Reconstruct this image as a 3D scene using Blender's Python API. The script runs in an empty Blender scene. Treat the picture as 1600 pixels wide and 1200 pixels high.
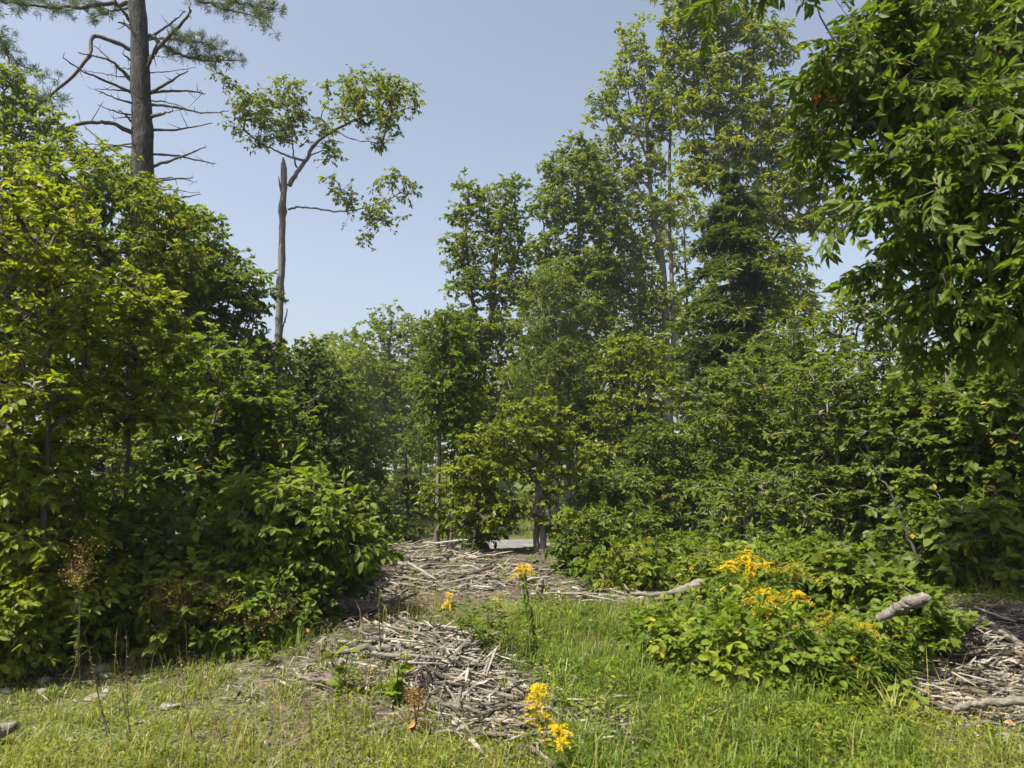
import bpy, math, random
import numpy as np
from mathutils import Matrix, Vector

C = bpy.context.scene
COL = C.collection
rng = np.random.default_rng(7)
random.seed(7)

# ------------------------------------------------------------------ camera, sky, sun
F, HOR, EYE = 1111.0, 690.0, 1.6           # focal length in photo pixels, horizon row, eye height
PITCH = math.atan((HOR - 600) / F)
cam_d = bpy.data.cameras.new('camera')
cam = bpy.data.objects.new('camera', cam_d)
COL.objects.link(cam)
cam.location = (0, 0, EYE)
cam.rotation_euler = (math.pi / 2 + PITCH, 0, 0)
cam_d.sensor_width = 36
cam_d.lens = 36 * F / 1600
cam_d.clip_start = 0.05
cam_d.clip_end = 6000
cam_d.dof.use_dof = True
cam_d.dof.focus_distance = 11
cam_d.dof.aperture_fstop = cam_d.lens / 6.5
C.camera = cam

SUN = Vector((-0.72, -0.47, 0))
SUN_EL = math.radians(60)
SUN.normalize()
SUN = Vector((SUN.x * math.cos(SUN_EL), SUN.y * math.cos(SUN_EL), math.sin(SUN_EL)))
w = bpy.data.worlds.new('World')
C.world = w
w.use_nodes = True
nt = w.node_tree
sky = nt.nodes.new('ShaderNodeTexSky')
sky.sky_type = 'NISHITA'
sky.sun_disc = False
sky.sun_elevation = SUN_EL
sky.sun_rotation = math.atan2(SUN.x, SUN.y)
sky.altitude = 100
sky.air_density = 1.0
sky.dust_density = 4.0
sky.ozone_density = 2.0
bg = nt.nodes['Background']
bg.inputs['Strength'].default_value = 0.15
hs = nt.nodes.new('ShaderNodeHueSaturation')     # summer haze: a greyer, less cyan sky
hs.inputs['Hue'].default_value = 0.498
hs.inputs['Saturation'].default_value = 0.68
hs.inputs['Value'].default_value = 0.482
nt.links.new(sky.outputs[0], hs.inputs['Color'])
nt.links.new(hs.outputs[0], bg.inputs[0])
sl = bpy.data.lights.new('sun', 'SUN')
sl.energy = 4.6
sl.angle = math.radians(0.5)
sl.color = (1.0, 0.93, 0.80)
so = bpy.data.objects.new('sun', sl)
COL.objects.link(so)
so.rotation_euler = SUN.to_track_quat('Z', 'Y').to_euler()
so.location = (-10, 0, 20)
C.view_settings.view_transform = 'Standard'
C.view_settings.look = 'None'
C.view_settings.exposure = 1.56
C.view_settings.gamma = 1.0
C.view_settings.use_curve_mapping = False
cy = C.cycles
cy.max_bounces = 8
cy.diffuse_bounces = 4
cy.glossy_bounces = 2
cy.transmission_bounces = 6
cy.transparent_max_bounces = 4
cy.use_denoising = True
cy.denoiser = 'OPENIMAGEDENOISE'
cy.denoising_input_passes = 'RGB_ALBEDO_NORMAL'
cy.denoising_prefilter = 'ACCURATE'
cy.caustics_reflective = False
cy.caustics_refractive = False
cy.sample_clamp_indirect = 4

# ------------------------------------------------------------------ picking points
CT, ST = math.cos(PITCH), math.sin(PITCH)


def Q(px, py, y):
    """The point at distance y in front of the camera that the photo shows at (px, py)."""
    u, v = (px - 800) / F, (600 - py) / F
    t = y / (CT - v * ST)
    return np.array([u * t, y, EYE + t * (ST + v * CT)])


def project(p):
    p = np.atleast_2d(p) - np.array([0, 0, EYE])
    f = p[:, 1] * CT + p[:, 2] * ST
    u = -p[:, 1] * ST + p[:, 2] * CT
    f = np.maximum(f, 1e-3)
    return 800 + F * p[:, 0] / f, 600 - F * u / f


def sstep(a, b, x):
    t = np.clip((np.asarray(x, float) - a) / (b - a), 0, 1)
    return t * t * (3 - 2 * t)


def zg(x, y):
    """height of the terrain"""
    x = np.asarray(x, float)
    y = np.asarray(y, float)
    z = -3.0 * sstep(9.6, 25.0, y)
    z = z + 0.12 * np.exp(-((x + 1.0) / 1.8) ** 2 - ((y - 9.8) / 1.2) ** 2)          # heap by the drop
    z = z + 0.30 * np.exp(-((x - 4.1) / 1.2) ** 2 - ((y - 6.0) / 1.0) ** 2)          # bank at the side
    z = z + 0.05 * (np.sin(1.7 * x + 0.6 * y) * np.sin(1.3 * y - 0.5 * x)) * (1 - sstep(15, 25, y))
    z = z + 0.02 * np.sin(4.1 * x + 2.2) * np.sin(3.7 * y) * (1 - sstep(15, 25, y))
    far = sstep(75, 400, y)
    z = z - 25 * far
    return z


def G(px, py):
    """ground point seen at (px, py)"""
    u, v = (px - 800) / F, (600 - py) / F
    dx, dy, dz = u, CT - v * ST, ST + v * CT
    t = 0.5
    for _ in range(400):
        if EYE + t * dz <= float(zg(t * dx, t * dy)):
            break
        t += 0.05 + 0.002 * t
    for _ in range(3):
        t -= (EYE + t * dz - float(zg(t * dx, t * dy))) / (dz - 1e-6)
    return np.array([t * dx, t * dy, EYE + t * dz])


def in_poly(px, py, poly):
    px = np.asarray(px)
    py = np.asarray(py)
    ins = np.zeros(px.shape, bool)
    n = len(poly)
    for i in range(n):
        x1, y1 = poly[i]
        x2, y2 = poly[(i + 1) % n]
        c = ((y1 > py) != (y2 > py)) & (px < (x2 - x1) * (py - y1) / ((y2 - y1) + 1e-9) + x1)
        ins ^= c
    return ins


# ------------------------------------------------------------------ object helpers
def tag(o, label=None, cat=None, group=None, kind=None):
    if label: o['label'] = label
    if cat: o['category'] = cat
    if group: o['group'] = group
    if kind: o['kind'] = kind
    return o


def empty(name, loc):
    o = bpy.data.objects.new(name, None)
    COL.objects.link(o)
    o.location = loc
    o.empty_display_size = 0.1
    return o


class MB:
    """collects faces in numpy, one mesh out"""

    def __init__(s):
        s.v, s.lp, s.lt, s.ti, s.mi, s.n = [], [], [], [], [], 0

    def add(s, verts, faces, tint=0.5, mi=0):
        """verts (N,3); faces (M,k) indices into verts; tint scalar or (M,)"""
        faces = np.asarray(faces)
        m, k = faces.shape
        s.v.append(np.asarray(verts, np.float32))
        s.lp.append((faces + s.n).ravel())
        s.lt.append(np.full(m, k))
        s.ti.append(np.broadcast_to(np.asarray(tint, np.float32), (m,)))
        s.mi.append(np.full(m, mi))
        s.n += len(verts)

    def tube(s, pts, rad, sides=5, tint=0.5, mi=0, rough=0.0, cap=True):
        pts = np.asarray(pts, float)
        rad = np.asarray(rad, float)
        n = len(pts)
        t = np.gradient(pts, axis=0)
        t /= np.linalg.norm(t, axis=1)[:, None] + 1e-9
        mt = t.mean(0)
        ref = np.array([1.0, 0, 0]) if abs(mt[2]) > 0.7 * np.linalg.norm(mt) else np.array([0, 0, 1.0])
        a = np.cross(t, ref)
        a /= np.linalg.norm(a, axis=1)[:, None] + 1e-9
        b = np.cross(t, a)
        ang = np.arange(sides) / sides * 2 * math.pi
        r = rad[:, None] * np.ones((1, sides))
        if rough: r = r * (1 + rng.normal(0, rough, r.shape))
        ring = pts[:, None] + (a[:, None] * np.cos(ang)[None, :, None] + b[:, None] * np.sin(ang)[None, :, None]) * r[:, :, None]
        v = ring.reshape(-1, 3)
        i = np.arange(n - 1)[:, None] * sides
        j = np.arange(sides)[None]
        j2 = (j + 1) % sides
        f = np.stack([i + j, i + j2, i + sides + j2, i + sides + j], -1).reshape(-1, 4)
        s.add(v, f, tint, mi)
        if cap:
            s.add(np.concatenate([ring[-1], ring[0]]), np.array([np.arange(sides)[::-1], np.arange(sides) + sides]), tint, mi)

    def tubes3(s, P0, P1, P2, r0, r2, tint=0.5, mi=0, sides=3, segs=2):
        """many thin twigs at once: three points each"""
        n = len(P0)
        if n == 0: return
        P = np.stack([P0, P1, P2] if segs == 2 else [P0, P2], 1)
        t = P[:, -1] - P[:, 0]
        t /= np.linalg.norm(t, axis=1)[:, None] + 1e-9
        a = np.cross(t, np.array([0.31, 0.2, 0.93]))
        a /= np.linalg.norm(a, axis=1)[:, None] + 1e-9
        b = np.cross(t, a)
        ang = np.arange(sides) / sides * 2 * math.pi
        off = a[:, None] * np.cos(ang)[None, :, None] + b[:, None] * np.sin(ang)[None, :, None]
        r = np.stack([np.broadcast_to(r0, n), np.broadcast_to((np.asarray(r0) + np.asarray(r2)) / 2, n), np.broadcast_to(r2, n)], 1)
        if segs == 1: r = r[:, [0, 2]]
        v = (P[:, :, None] + off[:, None] * r[:, :, None, None]).reshape(-1, 3)
        base = np.arange(n)[:, None, None] * (segs + 1) * sides
        k = np.arange(segs)[None, :, None] * sides
        j = np.arange(sides)[None, None]
        j2 = (j + 1) % sides
        f = np.stack([base + k + j, base + k + j2, base + k + sides + j2, base + k + sides + j], -1).reshape(-1, 4)
        s.add(v, f, tint, mi)

    def leaves(s, tpl, M, pos, tint, mi=0):
        """tpl = (verts, [face arrays]); M (N,3,3) column frames times size; pos (N,3)"""
        tv, tf = tpl
        n = len(pos)
        if n == 0: return
        v = np.einsum('nij,kj->nki', M, tv) + pos[:, None]
        k = len(tv)
        first = True
        tint = np.broadcast_to(np.asarray(tint, np.float32), (n,))
        for f in tf:
            ff = (np.arange(n)[:, None, None] * k + f[None]).reshape(-1, f.shape[1])
            if first:
                s.add(v.reshape(-1, 3), ff, np.repeat(tint, len(f)), mi)
                first = False
            else:
                s.lp.append((ff + s.n - n * k).ravel())
                s.lt.append(np.full(len(ff), f.shape[1]))
                s.ti.append(np.repeat(tint, len(f)).astype(np.float32))
                s.mi.append(np.full(len(ff), mi))

    def mesh(s, name, mats, smooth=False, origin=None):
        me = bpy.data.meshes.new(name)
        v = np.concatenate(s.v)
        if origin is not None: v = v - np.asarray(origin, np.float32)
        lp = np.concatenate(s.lp).astype(np.int32)
        lt = np.concatenate(s.lt).astype(np.int32)
        me.vertices.add(len(v))
        me.vertices.foreach_set('co', v.astype(np.float32).ravel())
        me.loops.add(len(lp))
        me.loops.foreach_set('vertex_index', lp)
        me.polygons.add(len(lt))
        me.polygons.foreach_set('loop_start', np.concatenate([[0], np.cumsum(lt)[:-1]]).astype(np.int32))
        me.polygons.foreach_set('loop_total', lt)
        mi = np.concatenate(s.mi).astype(np.int32)
        for m in mats: me.materials.append(m)
        me.polygons.foreach_set('material_index', mi)
        sm = np.zeros(len(lt), bool)
        if smooth is True: sm[:] = True
        elif smooth is not False: sm = np.isin(mi, smooth)
        me.polygons.foreach_set('use_smooth', sm)
        at = me.attributes.new('tint', 'FLOAT', 'FACE')
        at.data.foreach_set('value', np.concatenate(s.ti).astype(np.float32))
        me.update(calc_edges=True)
        return me

    def build(s, name, mats, parent=None, smooth=False, at=None, base=None):
        """links the mesh as one object; world coordinates in, parent an Empty with no rotation"""
        org = np.array(base.location) if base is not None else np.array(parent.location) if parent is not None else (np.asarray(at) if at is not None else np.zeros(3))
        o = bpy.data.objects.new(name, s.mesh(name, mats, smooth, org))
        COL.objects.link(o)
        if parent is not None: o.parent = parent
        else: o.location = org
        return o


# ------------------------------------------------------------------ materials
def new_mat(name):
    m = bpy.data.materials.new(name)
    m.use_nodes = True
    n = m.node_tree
    for x in list(n.nodes): n.nodes.remove(x)
    out = n.nodes.new('ShaderNodeOutputMaterial')
    return m, n, out


def ramp(n, stops, fac):
    r = n.nodes.new('ShaderNodeValToRGB')
    e = r.color_ramp.elements
    while len(e) > 1: e.remove(e[0])
    e[0].position, e[0].color = stops[0][0], (*stops[0][1], 1)
    for p, c in stops[1:]:
        k = e.new(p)
        k.color = (*c, 1)
    n.links.new(fac, r.inputs[0])
    return r.outputs[0]


def leaf_mat(name, stops, trans=0.36, rough=0.42, spec=0.45, warm=(1.25, 1.35, 0.55)):
    m, n, out = new_mat(name)
    at = n.nodes.new('ShaderNodeAttribute')
    at.attribute_name = 'tint'
    col = ramp(n, stops, at.outputs['Fac'])
    # fine mottling across each blade
    tc = n.nodes.new('ShaderNodeTexCoord')
    no = n.nodes.new('ShaderNodeTexNoise')
    no.inputs['Scale'].default_value = 25
    no.inputs['Detail'].default_value = 1
    n.links.new(tc.outputs['Object'], no.inputs['Vector'])
    mr = n.nodes.new('ShaderNodeMapRange')
    mr.inputs['To Min'].default_value = 0.75
    mr.inputs['To Max'].default_value = 1.25
    n.links.new(no.outputs['Fac'], mr.inputs['Value'])
    mx = n.nodes.new('ShaderNodeVectorMath')
    mx.operation = 'SCALE'
    n.links.new(col, mx.inputs[0])
    n.links.new(mr.outputs[0], mx.inputs['Scale'])
    p = n.nodes.new('ShaderNodeBsdfPrincipled')
    p.inputs['Roughness'].default_value = rough
    p.inputs['Specular IOR Level'].default_value = spec
    n.links.new(mx.outputs[0], p.inputs['Base Color'])
    t = n.nodes.new('ShaderNodeBsdfTranslucent')
    tm = n.nodes.new('ShaderNodeVectorMath')
    tm.operation = 'MULTIPLY'
    tm.inputs[1].default_value = warm
    n.links.new(mx.outputs[0], tm.inputs[0])
    n.links.new(tm.outputs[0], t.inputs['Color'])
    ms = n.nodes.new('ShaderNodeMixShader')
    ms.inputs[0].default_value = trans
    n.links.new(p.outputs[0], ms.inputs[1])
    n.links.new(t.outputs[0], ms.inputs[2])
    n.links.new(ms.outputs[0], out.inputs['Surface'])
    return m


def rough_mat(name, stops, scale=(8, 8, 2), detail=5, bump=0.4, bscale=30, rough=0.9, use_tint=0.0, dist=0.02):
    """bark, wood, stone: noise through a ramp plus fine relief"""
    m, n, out = new_mat(name)
    tc = n.nodes.new('ShaderNodeTexCoord')
    mp = n.nodes.new('ShaderNodeMapping')
    mp.inputs['Scale'].default_value = scale
    n.links.new(tc.outputs['Object'], mp.inputs[0])
    no = n.nodes.new('ShaderNodeTexNoise')
    no.inputs['Scale'].default_value = 1
    no.inputs['Detail'].default_value = detail
    no.inputs['Roughness'].default_value = 0.65
    n.links.new(mp.outputs[0], no.inputs['Vector'])
    fac = no.outputs['Fac']
    if use_tint:
        at = n.nodes.new('ShaderNodeAttribute')
        at.attribute_name = 'tint'
        a = n.nodes.new('ShaderNodeMath')
        a.operation = 'MULTIPLY_ADD'
        a.inputs[1].default_value = use_tint
        n.links.new(at.outputs['Fac'], a.inputs[0])
        b = n.nodes.new('ShaderNodeMath')
        b.operation = 'SUBTRACT'
        b.inputs[1].default_value = use_tint * 0.5
        n.links.new(fac, b.inputs[0])
        n.links.new(b.outputs[0], a.inputs[2])
        fac = a.outputs[0]
    col = ramp(n, stops, fac)
    p = n.nodes.new('ShaderNodeBsdfPrincipled')
    p.inputs['Roughness'].default_value = rough
    p.inputs['Specular IOR Level'].default_value = 0.25
    n.links.new(col, p.inputs['Base Color'])
    if bump:
        n2 = n.nodes.new('ShaderNodeTexNoise')
        n2.inputs['Scale'].default_value = bscale / max(scale)
        n2.inputs['Detail'].default_value = 4
        n.links.new(mp.outputs[0], n2.inputs['Vector'])
        bp = n.nodes.new('ShaderNodeBump')
        bp.inputs['Strength'].default_value = bump
        bp.inputs['Distance'].default_value = dist
        n.links.new(n2.outputs['Fac'], bp.inputs['Height'])
        n.links.new(bp.outputs[0], p.inputs['Normal'])
    n.links.new(p.outputs[0], out.inputs['Surface'])
    return m


YEL, BRN = (0.36, 0.27, 0.03), (0.20, 0.085, 0.03)
L = {
    'mid': leaf_mat('leaf_green', [(0, (.046, .078, .011)), (.5, (.098, .142, .015)), (.8, (.170, .200, .019)), (.93, YEL), (1, BRN)], trans=.5, spec=.25, rough=.5),
    'yellow': leaf_mat('leaf_yellow_green', [(0, (.064, .096, .011)), (.5, (.142, .178, .014)), (.8, (.235, .245, .019)), (.93, YEL), (1, BRN)], trans=.52, spec=.25, rough=.5),
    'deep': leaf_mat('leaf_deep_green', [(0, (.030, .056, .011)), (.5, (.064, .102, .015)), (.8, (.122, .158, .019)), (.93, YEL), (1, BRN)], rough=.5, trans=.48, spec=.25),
    'blue': leaf_mat('leaf_cool_green', [(0, (.044, .076, .019)), (.5, (.090, .134, .026)), (.8, (.15, .190, .032)), (.93, YEL), (1, BRN)], trans=.48, spec=.25, rough=.5),
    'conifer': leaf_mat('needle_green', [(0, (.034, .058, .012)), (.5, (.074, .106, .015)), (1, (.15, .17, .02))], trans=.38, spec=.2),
    'pine': leaf_mat('pine_needle', [(0, (.035, .062, .018)), (.5, (.065, .100, .024)), (1, (.125, .150, .03))], trans=.3, spec=.2),
    'grass': leaf_mat('grass_blade', [(0, (.052, .092, .011)), (.35, (.098, .150, .013)), (.65, (.17, .20, .017)), (.85, (.25, .225, .045)), (1, (.30, .235, .11))], trans=.38, rough=.5),
    'herb': leaf_mat('herb_leaf', [(0, (.040, .074, .011)), (.5, (.100, .148, .014)), (.8, (.18, .215, .018)), (.93, YEL), (1, BRN)], trans=.44, spec=.18, rough=.55),
    'flower': leaf_mat('yellow_flower', [(0, (.45, .30, .010)), (.5, (.70, .48, .012)), (1, (.80, .60, .02))], trans=.3, warm=(1, 1, 1), rough=.7, spec=.1),
    'seed': leaf_mat('brown_seed_head', [(0, (.09, .06, .025)), (.5, (.19, .125, .05)), (1, (.33, .21, .07))], trans=.25, warm=(1, 1, 1), rough=.8, spec=.1),
    'dry': leaf_mat('dead_leaf', [(0, (.16, .075, .03)), (.5, (.27, .14, .05)), (1, (.36, .23, .10))], trans=.2, warm=(1, 1, 1), rough=.8, spec=.1),
}
B = {
    'grey': rough_mat('bark_grey', [(.3, (.045, .038, .032)), (.5, (.12, .105, .09)), (.7, (.21, .19, .165))], (14, 14, 3), bump=.8),
    'dark': rough_mat('bark_dark', [(.3, (.022, .018, .015)), (.5, (.055, .046, .038)), (.72, (.11, .095, .08))], (14, 14, 3), bump=.8),
    'pine': rough_mat('bark_pine', [(.32, (.012, .011, .011)), (.5, (.036, .033, .031)), (.68, (.075, .069, .064))], (16, 16, 4), bump=1.0, bscale=45, dist=.04),
    'snag': rough_mat('bark_weathered', [(.3, (.05, .044, .038)), (.48, (.13, .122, .112)), (.7, (.27, .255, .24))], (12, 12, 1.5), bump=.7),
    'pale': rough_mat('bark_pale', [(.3, (.07, .062, .052)), (.5, (.15, .135, .118)), (.7, (.26, .24, .21))], (12, 12, 5), bump=.5),
    'twig': rough_mat('bark_twig', [(.3, (.035, .028, .02)), (.6, (.10, .08, .06))], (10, 10, 10), detail=1, bump=0),
    'stem': rough_mat('green_stem', [(.3, (.06, .085, .025)), (.6, (.12, .12, .05))], (10, 10, 10), detail=1, bump=0),
    'wood': rough_mat('weathered_wood', [(.1, (.030, .025, .020)), (.36, (.095, .081, .066)), (.56, (.185, .163, .135)), (.88, (.31, .28, .238))], (3, 40, 40), bump=.7, bscale=90, use_tint=.75),
    'stone': rough_mat('stone', [(.3, (.06, .054, .047)), (.5, (.14, .128, .11)), (.7, (.25, .23, .20))], (9, 9, 9), bump=.8, use_tint=.3, bscale=30),
}
B['stick'] = rough_mat('dead_branch_bark', [(.3, (.03, .025, .021)), (.6, (.095, .08, .068))], (20, 20, 20), bump=.4)


# ------------------------------------------------------------------ leaf shapes: x = length, y = width, z = up
def tpl_diamond(w=.5, fold=.12, droop=-.12):
    v = np.array([[0, 0, 0], [.45, w / 2, fold], [1, 0, droop], [.45, -w / 2, fold]], float)
    return v, [np.array([[0, 1, 2], [0, 2, 3]])]


def tpl_oval(w=.5, fold=.10, droop=-.18, tip=.25):
    v = np.array([[0, 0, 0], [.18, w * .33, fold * .7], [.45, w * .5, fold], [.78, w * .30, fold * .4 + droop * .5],
                  [1, 0, droop],
                  [.78, -w * .30, fold * .4 + droop * .5], [.45, -w * .5, fold], [.18, -w * .33, fold * .7], [.42, 0, 0]], float)
    return v, [np.array([[0, 8, 2, 1], [8, 4, 3, 2], [0, 7, 6, 8], [8, 6, 5, 4]])]


def tpl_hex(w=.5, fold=.1, droop=-.15):
    v = np.array([[0, 0, 0], [.28, w * .42, fold], [.66, w * .42, fold * .8 + droop * .4], [1, 0, droop], [.66, -w * .42, fold * .8 + droop * .4], [.28, -w * .42, fold]], float)
    return v, [np.array([[0, 3, 2, 1], [0, 5, 4, 3]])]


def tpl_lobed(w=1.0, droop=-.15, fold=.06):
    """maple like: three big lobes, two small"""
    pts = [(0, 0), (.02, .28), (.16, .46), (.30, .50), (.34, .30), (.52, .50), (.74, .46), (.66, .22), (1, 0)]
    up = [(x, y * w) for x, y in pts]
    lo = [(x, -y * w) for x, y in pts[1:-1]][::-1]
    ring = up + lo
    v = [[x, y, fold * abs(y) * 2 + droop * x * x] for x, y in ring] + [[.38, 0, droop * .1]]
    n = len(ring)
    f = np.array([[n, i, (i + 1) % n] for i in range(n)])
    return np.array(v, float), [f]


def tpl_compound(nl=7, llen=.42, w=.42, droop=-.35, base='oval', tip_up=0.0, jit=.12, seed=1):
    """pinnate leaf: leaflets in pairs along a rachis, one at the end"""
    r = np.random.default_rng(seed)
    bv, bf = tpl_hex(w, .08, -.2) if base == 'hex' else tpl_oval(w, .08, -.2) if base == 'oval' else (tpl_lobed(w * 1.5) if base == 'lobed' else tpl_diamond(w))
    V, Fc, n = [], {}, 0
    pairs = (nl - 1) // 2
    items = []
    for i in range(pairs):
        t = .28 + .52 * i / max(pairs - 1, 1) if pairs > 1 else .5
        for s in (1, -1): items.append((t, s * (1.05 - .35 * t), llen * (.8 + .3 * math.sin(t * 2.6))))
    items.append((.82, 0, llen * 1.1))
    for t, a, l in items:
        a += r.normal(0, jit)
        dz = droop * t * t
        tilt = r.normal(-.25, .25) - abs(a) * .2
        roll = r.normal(0, .35)
        ca, sa = math.cos(a), math.sin(a)
        X = np.array([ca * math.cos(tilt), sa * math.cos(tilt), math.sin(tilt)])
        Y = np.array([-sa, ca, 0])
        Z = np.cross(X, Y)
        Y, Z = Y * math.cos(roll) + Z * math.sin(roll), Z * math.cos(roll) - Y * math.sin(roll)
        v = (bv @ np.stack([X, Y, Z])) * l + np.array([t, 0, dz])
        V.append(v)
        for f in bf: Fc.setdefault(f.shape[1], []).append(f + n)
        n += len(v)
    # rachis
    k = .012
    rv = []
    for t in (0, .45, .85):
        z = droop * t * t
        rv += [[t, k, z], [t, -k, z], [t, 0, z + k]]
    V.append(np.array(rv))
    q = []
    for a in (0, 3):
        for j in range(3): q.append([n + a + j, n + a + (j + 1) % 3, n + a + 3 + (j + 1) % 3, n + a + 3 + j])
    Fc.setdefault(4, []).append(np.array(q))
    return np.concatenate(V), [np.concatenate(x) for x in Fc.values()]


def tpl_lobed_low(w=1.0, droop=-.15, fold=.06):
    up = [(0, 0), (.12, .44), (.30, .50), (.36, .28), (.72, .46), (.68, .2), (1, 0)]
    ring = [(x, y * w) for x, y in up] + [(x, -y * w) for x, y in up[1:-1]][::-1]
    ring = [r for i, r in enumerate(ring) if i not in (1, 11)]
    v = [[x, y, fold * abs(y) * 2 + droop * x * x] for x, y in ring] + [[.38, 0, droop * .1]]
    n = len(ring)
    return np.array(v, float), [np.array([[n, i, (i + 1) % n] for i in range(n)])]


LOW = {'lobed': [tpl_lobed_low(1.0), tpl_lobed_low(.92, -.3), tpl_lobed_low(1.08, -.05, .1)],
       'oval': [tpl_hex(.52), tpl_hex(.58, .05, -.25), tpl_hex(.46, .14, -.1)], 'broad': [tpl_hex(.68, .08), tpl_hex(.75, .04, -.25), tpl_hex(.62, .14, -.1)],
       'ash': [tpl_compound(7, .40, .42, -.35, base='hex', seed=k) for k in range(4)] + [tpl_compound(5, .46, .46, -.5, base='hex', seed=9)],
       'bramble': [tpl_compound(3, .55, .62, -.3, base='hex', seed=k) for k in range(3)] + [tpl_compound(5, .48, .6, -.35, base='hex', seed=8)],
       'elder': [tpl_compound(5, .55, .50, -.3, base='hex', seed=20 + k) for k in range(4)]}
T = {
    'diamond': [tpl_diamond(.55), tpl_diamond(.62, .05), tpl_diamond(.48, .16, -.2)],
    'slim': [tpl_diamond(.34, .06, -.15), tpl_diamond(.28, .04, -.25)],
    'oval': [tpl_oval(.52), tpl_oval(.58, .05, -.3), tpl_oval(.46, .14, -.1)],
    'broad': [tpl_oval(.68, .08, -.2), tpl_oval(.75, .04, -.3), tpl_oval(.62, .14, -.12)],
    'lobed': [tpl_lobed(1.0), tpl_lobed(.92, -.3), tpl_lobed(1.08, -.05, .1)],
    'ash': [tpl_compound(7, .40, .42, -.35, seed=k) for k in range(4)] + [tpl_compound(5, .46, .46, -.5, seed=9)],
    'ashfar': [tpl_compound(5, .55, .42, -.3, base='diamond', seed=k) for k in range(3)],
    'bramble': [tpl_compound(3, .55, .62, -.3, seed=k) for k in range(3)] + [tpl_compound(5, .48, .6, -.35, seed=8)],
    'elder': [tpl_compound(5, .55, .50, -.3, seed=20 + k) for k in range(4)],
    'willow': [tpl_diamond(.16, .02, -.25), tpl_diamond(.2, .03, -.1)],
    'needle': [tpl_diamond(.22, .02, -.05), tpl_diamond(.3, .03, -.1)],
}


def frames(d, nrm, size):
    """column frames (N,3,3) from blade direction and rough normal"""
    d = d / (np.linalg.norm(d, axis=1)[:, None] + 1e-9)
    y = np.cross(nrm, d)
    y /= np.linalg.norm(y, axis=1)[:, None] + 1e-9
    z = np.cross(d, y)
    return np.stack([d, y, z], 2) * np.asarray(size)[:, None, None]


TINTS = 6
_leafmesh = {}


def leaf_mesh(tkey, k, mat, ti):
    key = (tkey, k, mat, ti)
    if key not in _leafmesh:
        mb = MB()
        mb.leaves(T[tkey][k], np.eye(3)[None], np.zeros((1, 3)), [(ti + .5) / TINTS])
        _leafmesh[key] = mb.mesh('leaf', [L[mat]])
    return _leafmesh[key]


def put_leaves(mb, root, tkey, mat, pos, M, size, tint, parts, name='leaf', mi=0):
    """leaves into the mesh; the PARTS that show largest become objects under root"""
    n = len(pos)
    var = rng.integers(0, len(T[tkey]), n)
    single = np.zeros(n, bool)
    if parts and n:
        px, py = project(pos)
        dist = np.linalg.norm(pos - np.array([0, 0, EYE]), axis=1)
        sc = size / dist * np.where((px > -10) & (px < 1610) & (py > -10) & (py < 1210), 1, 0.01)
        # the near side shows
        c = pos.mean(0)
        v = np.array([0, 0, EYE]) - c
        v /= np.linalg.norm(v)
        depth = (pos - c) @ v
        sc = sc * (1 + .35 * np.tanh(depth / (depth.std() + 1e-6)))
        single[np.argsort(-sc)[:parts]] = True
        org = np.array(root.location)
        for i in np.nonzero(single)[0]:
            ti = int(np.clip(tint[i] * TINTS, 0, TINTS - 1))
            o = bpy.data.objects.new(name, leaf_mesh(tkey, int(var[i]), mat, ti))
            COL.objects.link(o)
            o.parent = root
            R = M[i]
            p = pos[i] - org
            o.matrix_basis = Matrix(((R[0, 0], R[0, 1], R[0, 2], p[0]), (R[1, 0], R[1, 1], R[1, 2], p[1]), (R[2, 0], R[2, 1], R[2, 2], p[2]), (0, 0, 0, 1)))
    for k in range(len(T[tkey])):
        sel = (var == k) & ~single
        mb.leaves(LOW.get(tkey, T[tkey])[k], M[sel], pos[sel], tint[sel], mi)


def smooth_path(pts, n=16, jit=0.0):
    """Catmull-Rom through the points"""
    p = np.asarray(pts, float)
    if len(p) == 2: p = np.stack([p[0], (p[0] + p[1]) / 2, p[1]])
    e = np.concatenate([[2 * p[0] - p[1]], p, [2 * p[-1] - p[-2]]])
    s = np.linspace(0, len(p) - 1 - 1e-6, n)
    i = s.astype(int)
    t = (s - i)[:, None]
    a, b, c, d = e[i], e[i + 1], e[i + 2], e[i + 3]
    o = .5 * ((2 * b) + (-a + c) * t + (2 * a - 5 * b + 4 * c - d) * t * t + (-a + 3 * b - 3 * c + d) * t ** 3)
    if jit: o[1:-1] += rng.normal(0, jit, o[1:-1].shape)
    return o


def unit(n):
    v = rng.normal(0, 1, (n, 3))
    return v / np.linalg.norm(v, axis=1)[:, None]


def env_points(env, d, n, cr, rd=None, shell=.45):
    """clump centres spread in ellipses given in photo pixels at distance d"""
    E = []
    for e in env:
        px, py, rx, ry = e[:4]
        dd = e[4] if len(e) > 4 else 0
        y = d + dd
        m = y / F
        dep = (e[5] if len(e) > 5 else (rd if rd else .75 * max(rx, min(ry, rx * 1.6)) * m))
        E.append((Q(px, py, y), np.array([rx * m, dep, ry * m]), rx * ry))
    wts = np.array([e[2] for e in E], float)
    wts /= wts.sum()
    out = np.zeros((0, 3))
    e_low = E[0][0][2] > float(zg(E[0][0][0], E[0][0][1]))
    tries = n * 14
    ks = rng.choice(len(E), tries, p=wts)
    us = unit(tries)
    rs = rng.random(tries) ** shell
    for k, u, r in zip(ks, us, rs):
        p = E[k][0] + E[k][1] * u * r
        if p[2] < float(zg(p[0], p[1])) + .05:
            if e_low: continue
            p = np.array([p[0], p[1], float(zg(p[0], p[1])) + .08])
        if len(out) and np.min(((out - p) ** 2).sum(1)) < (cr * .74) ** 2: continue
        out = np.concatenate([out, p[None]])
        if len(out) >= n: break
    return out


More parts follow.
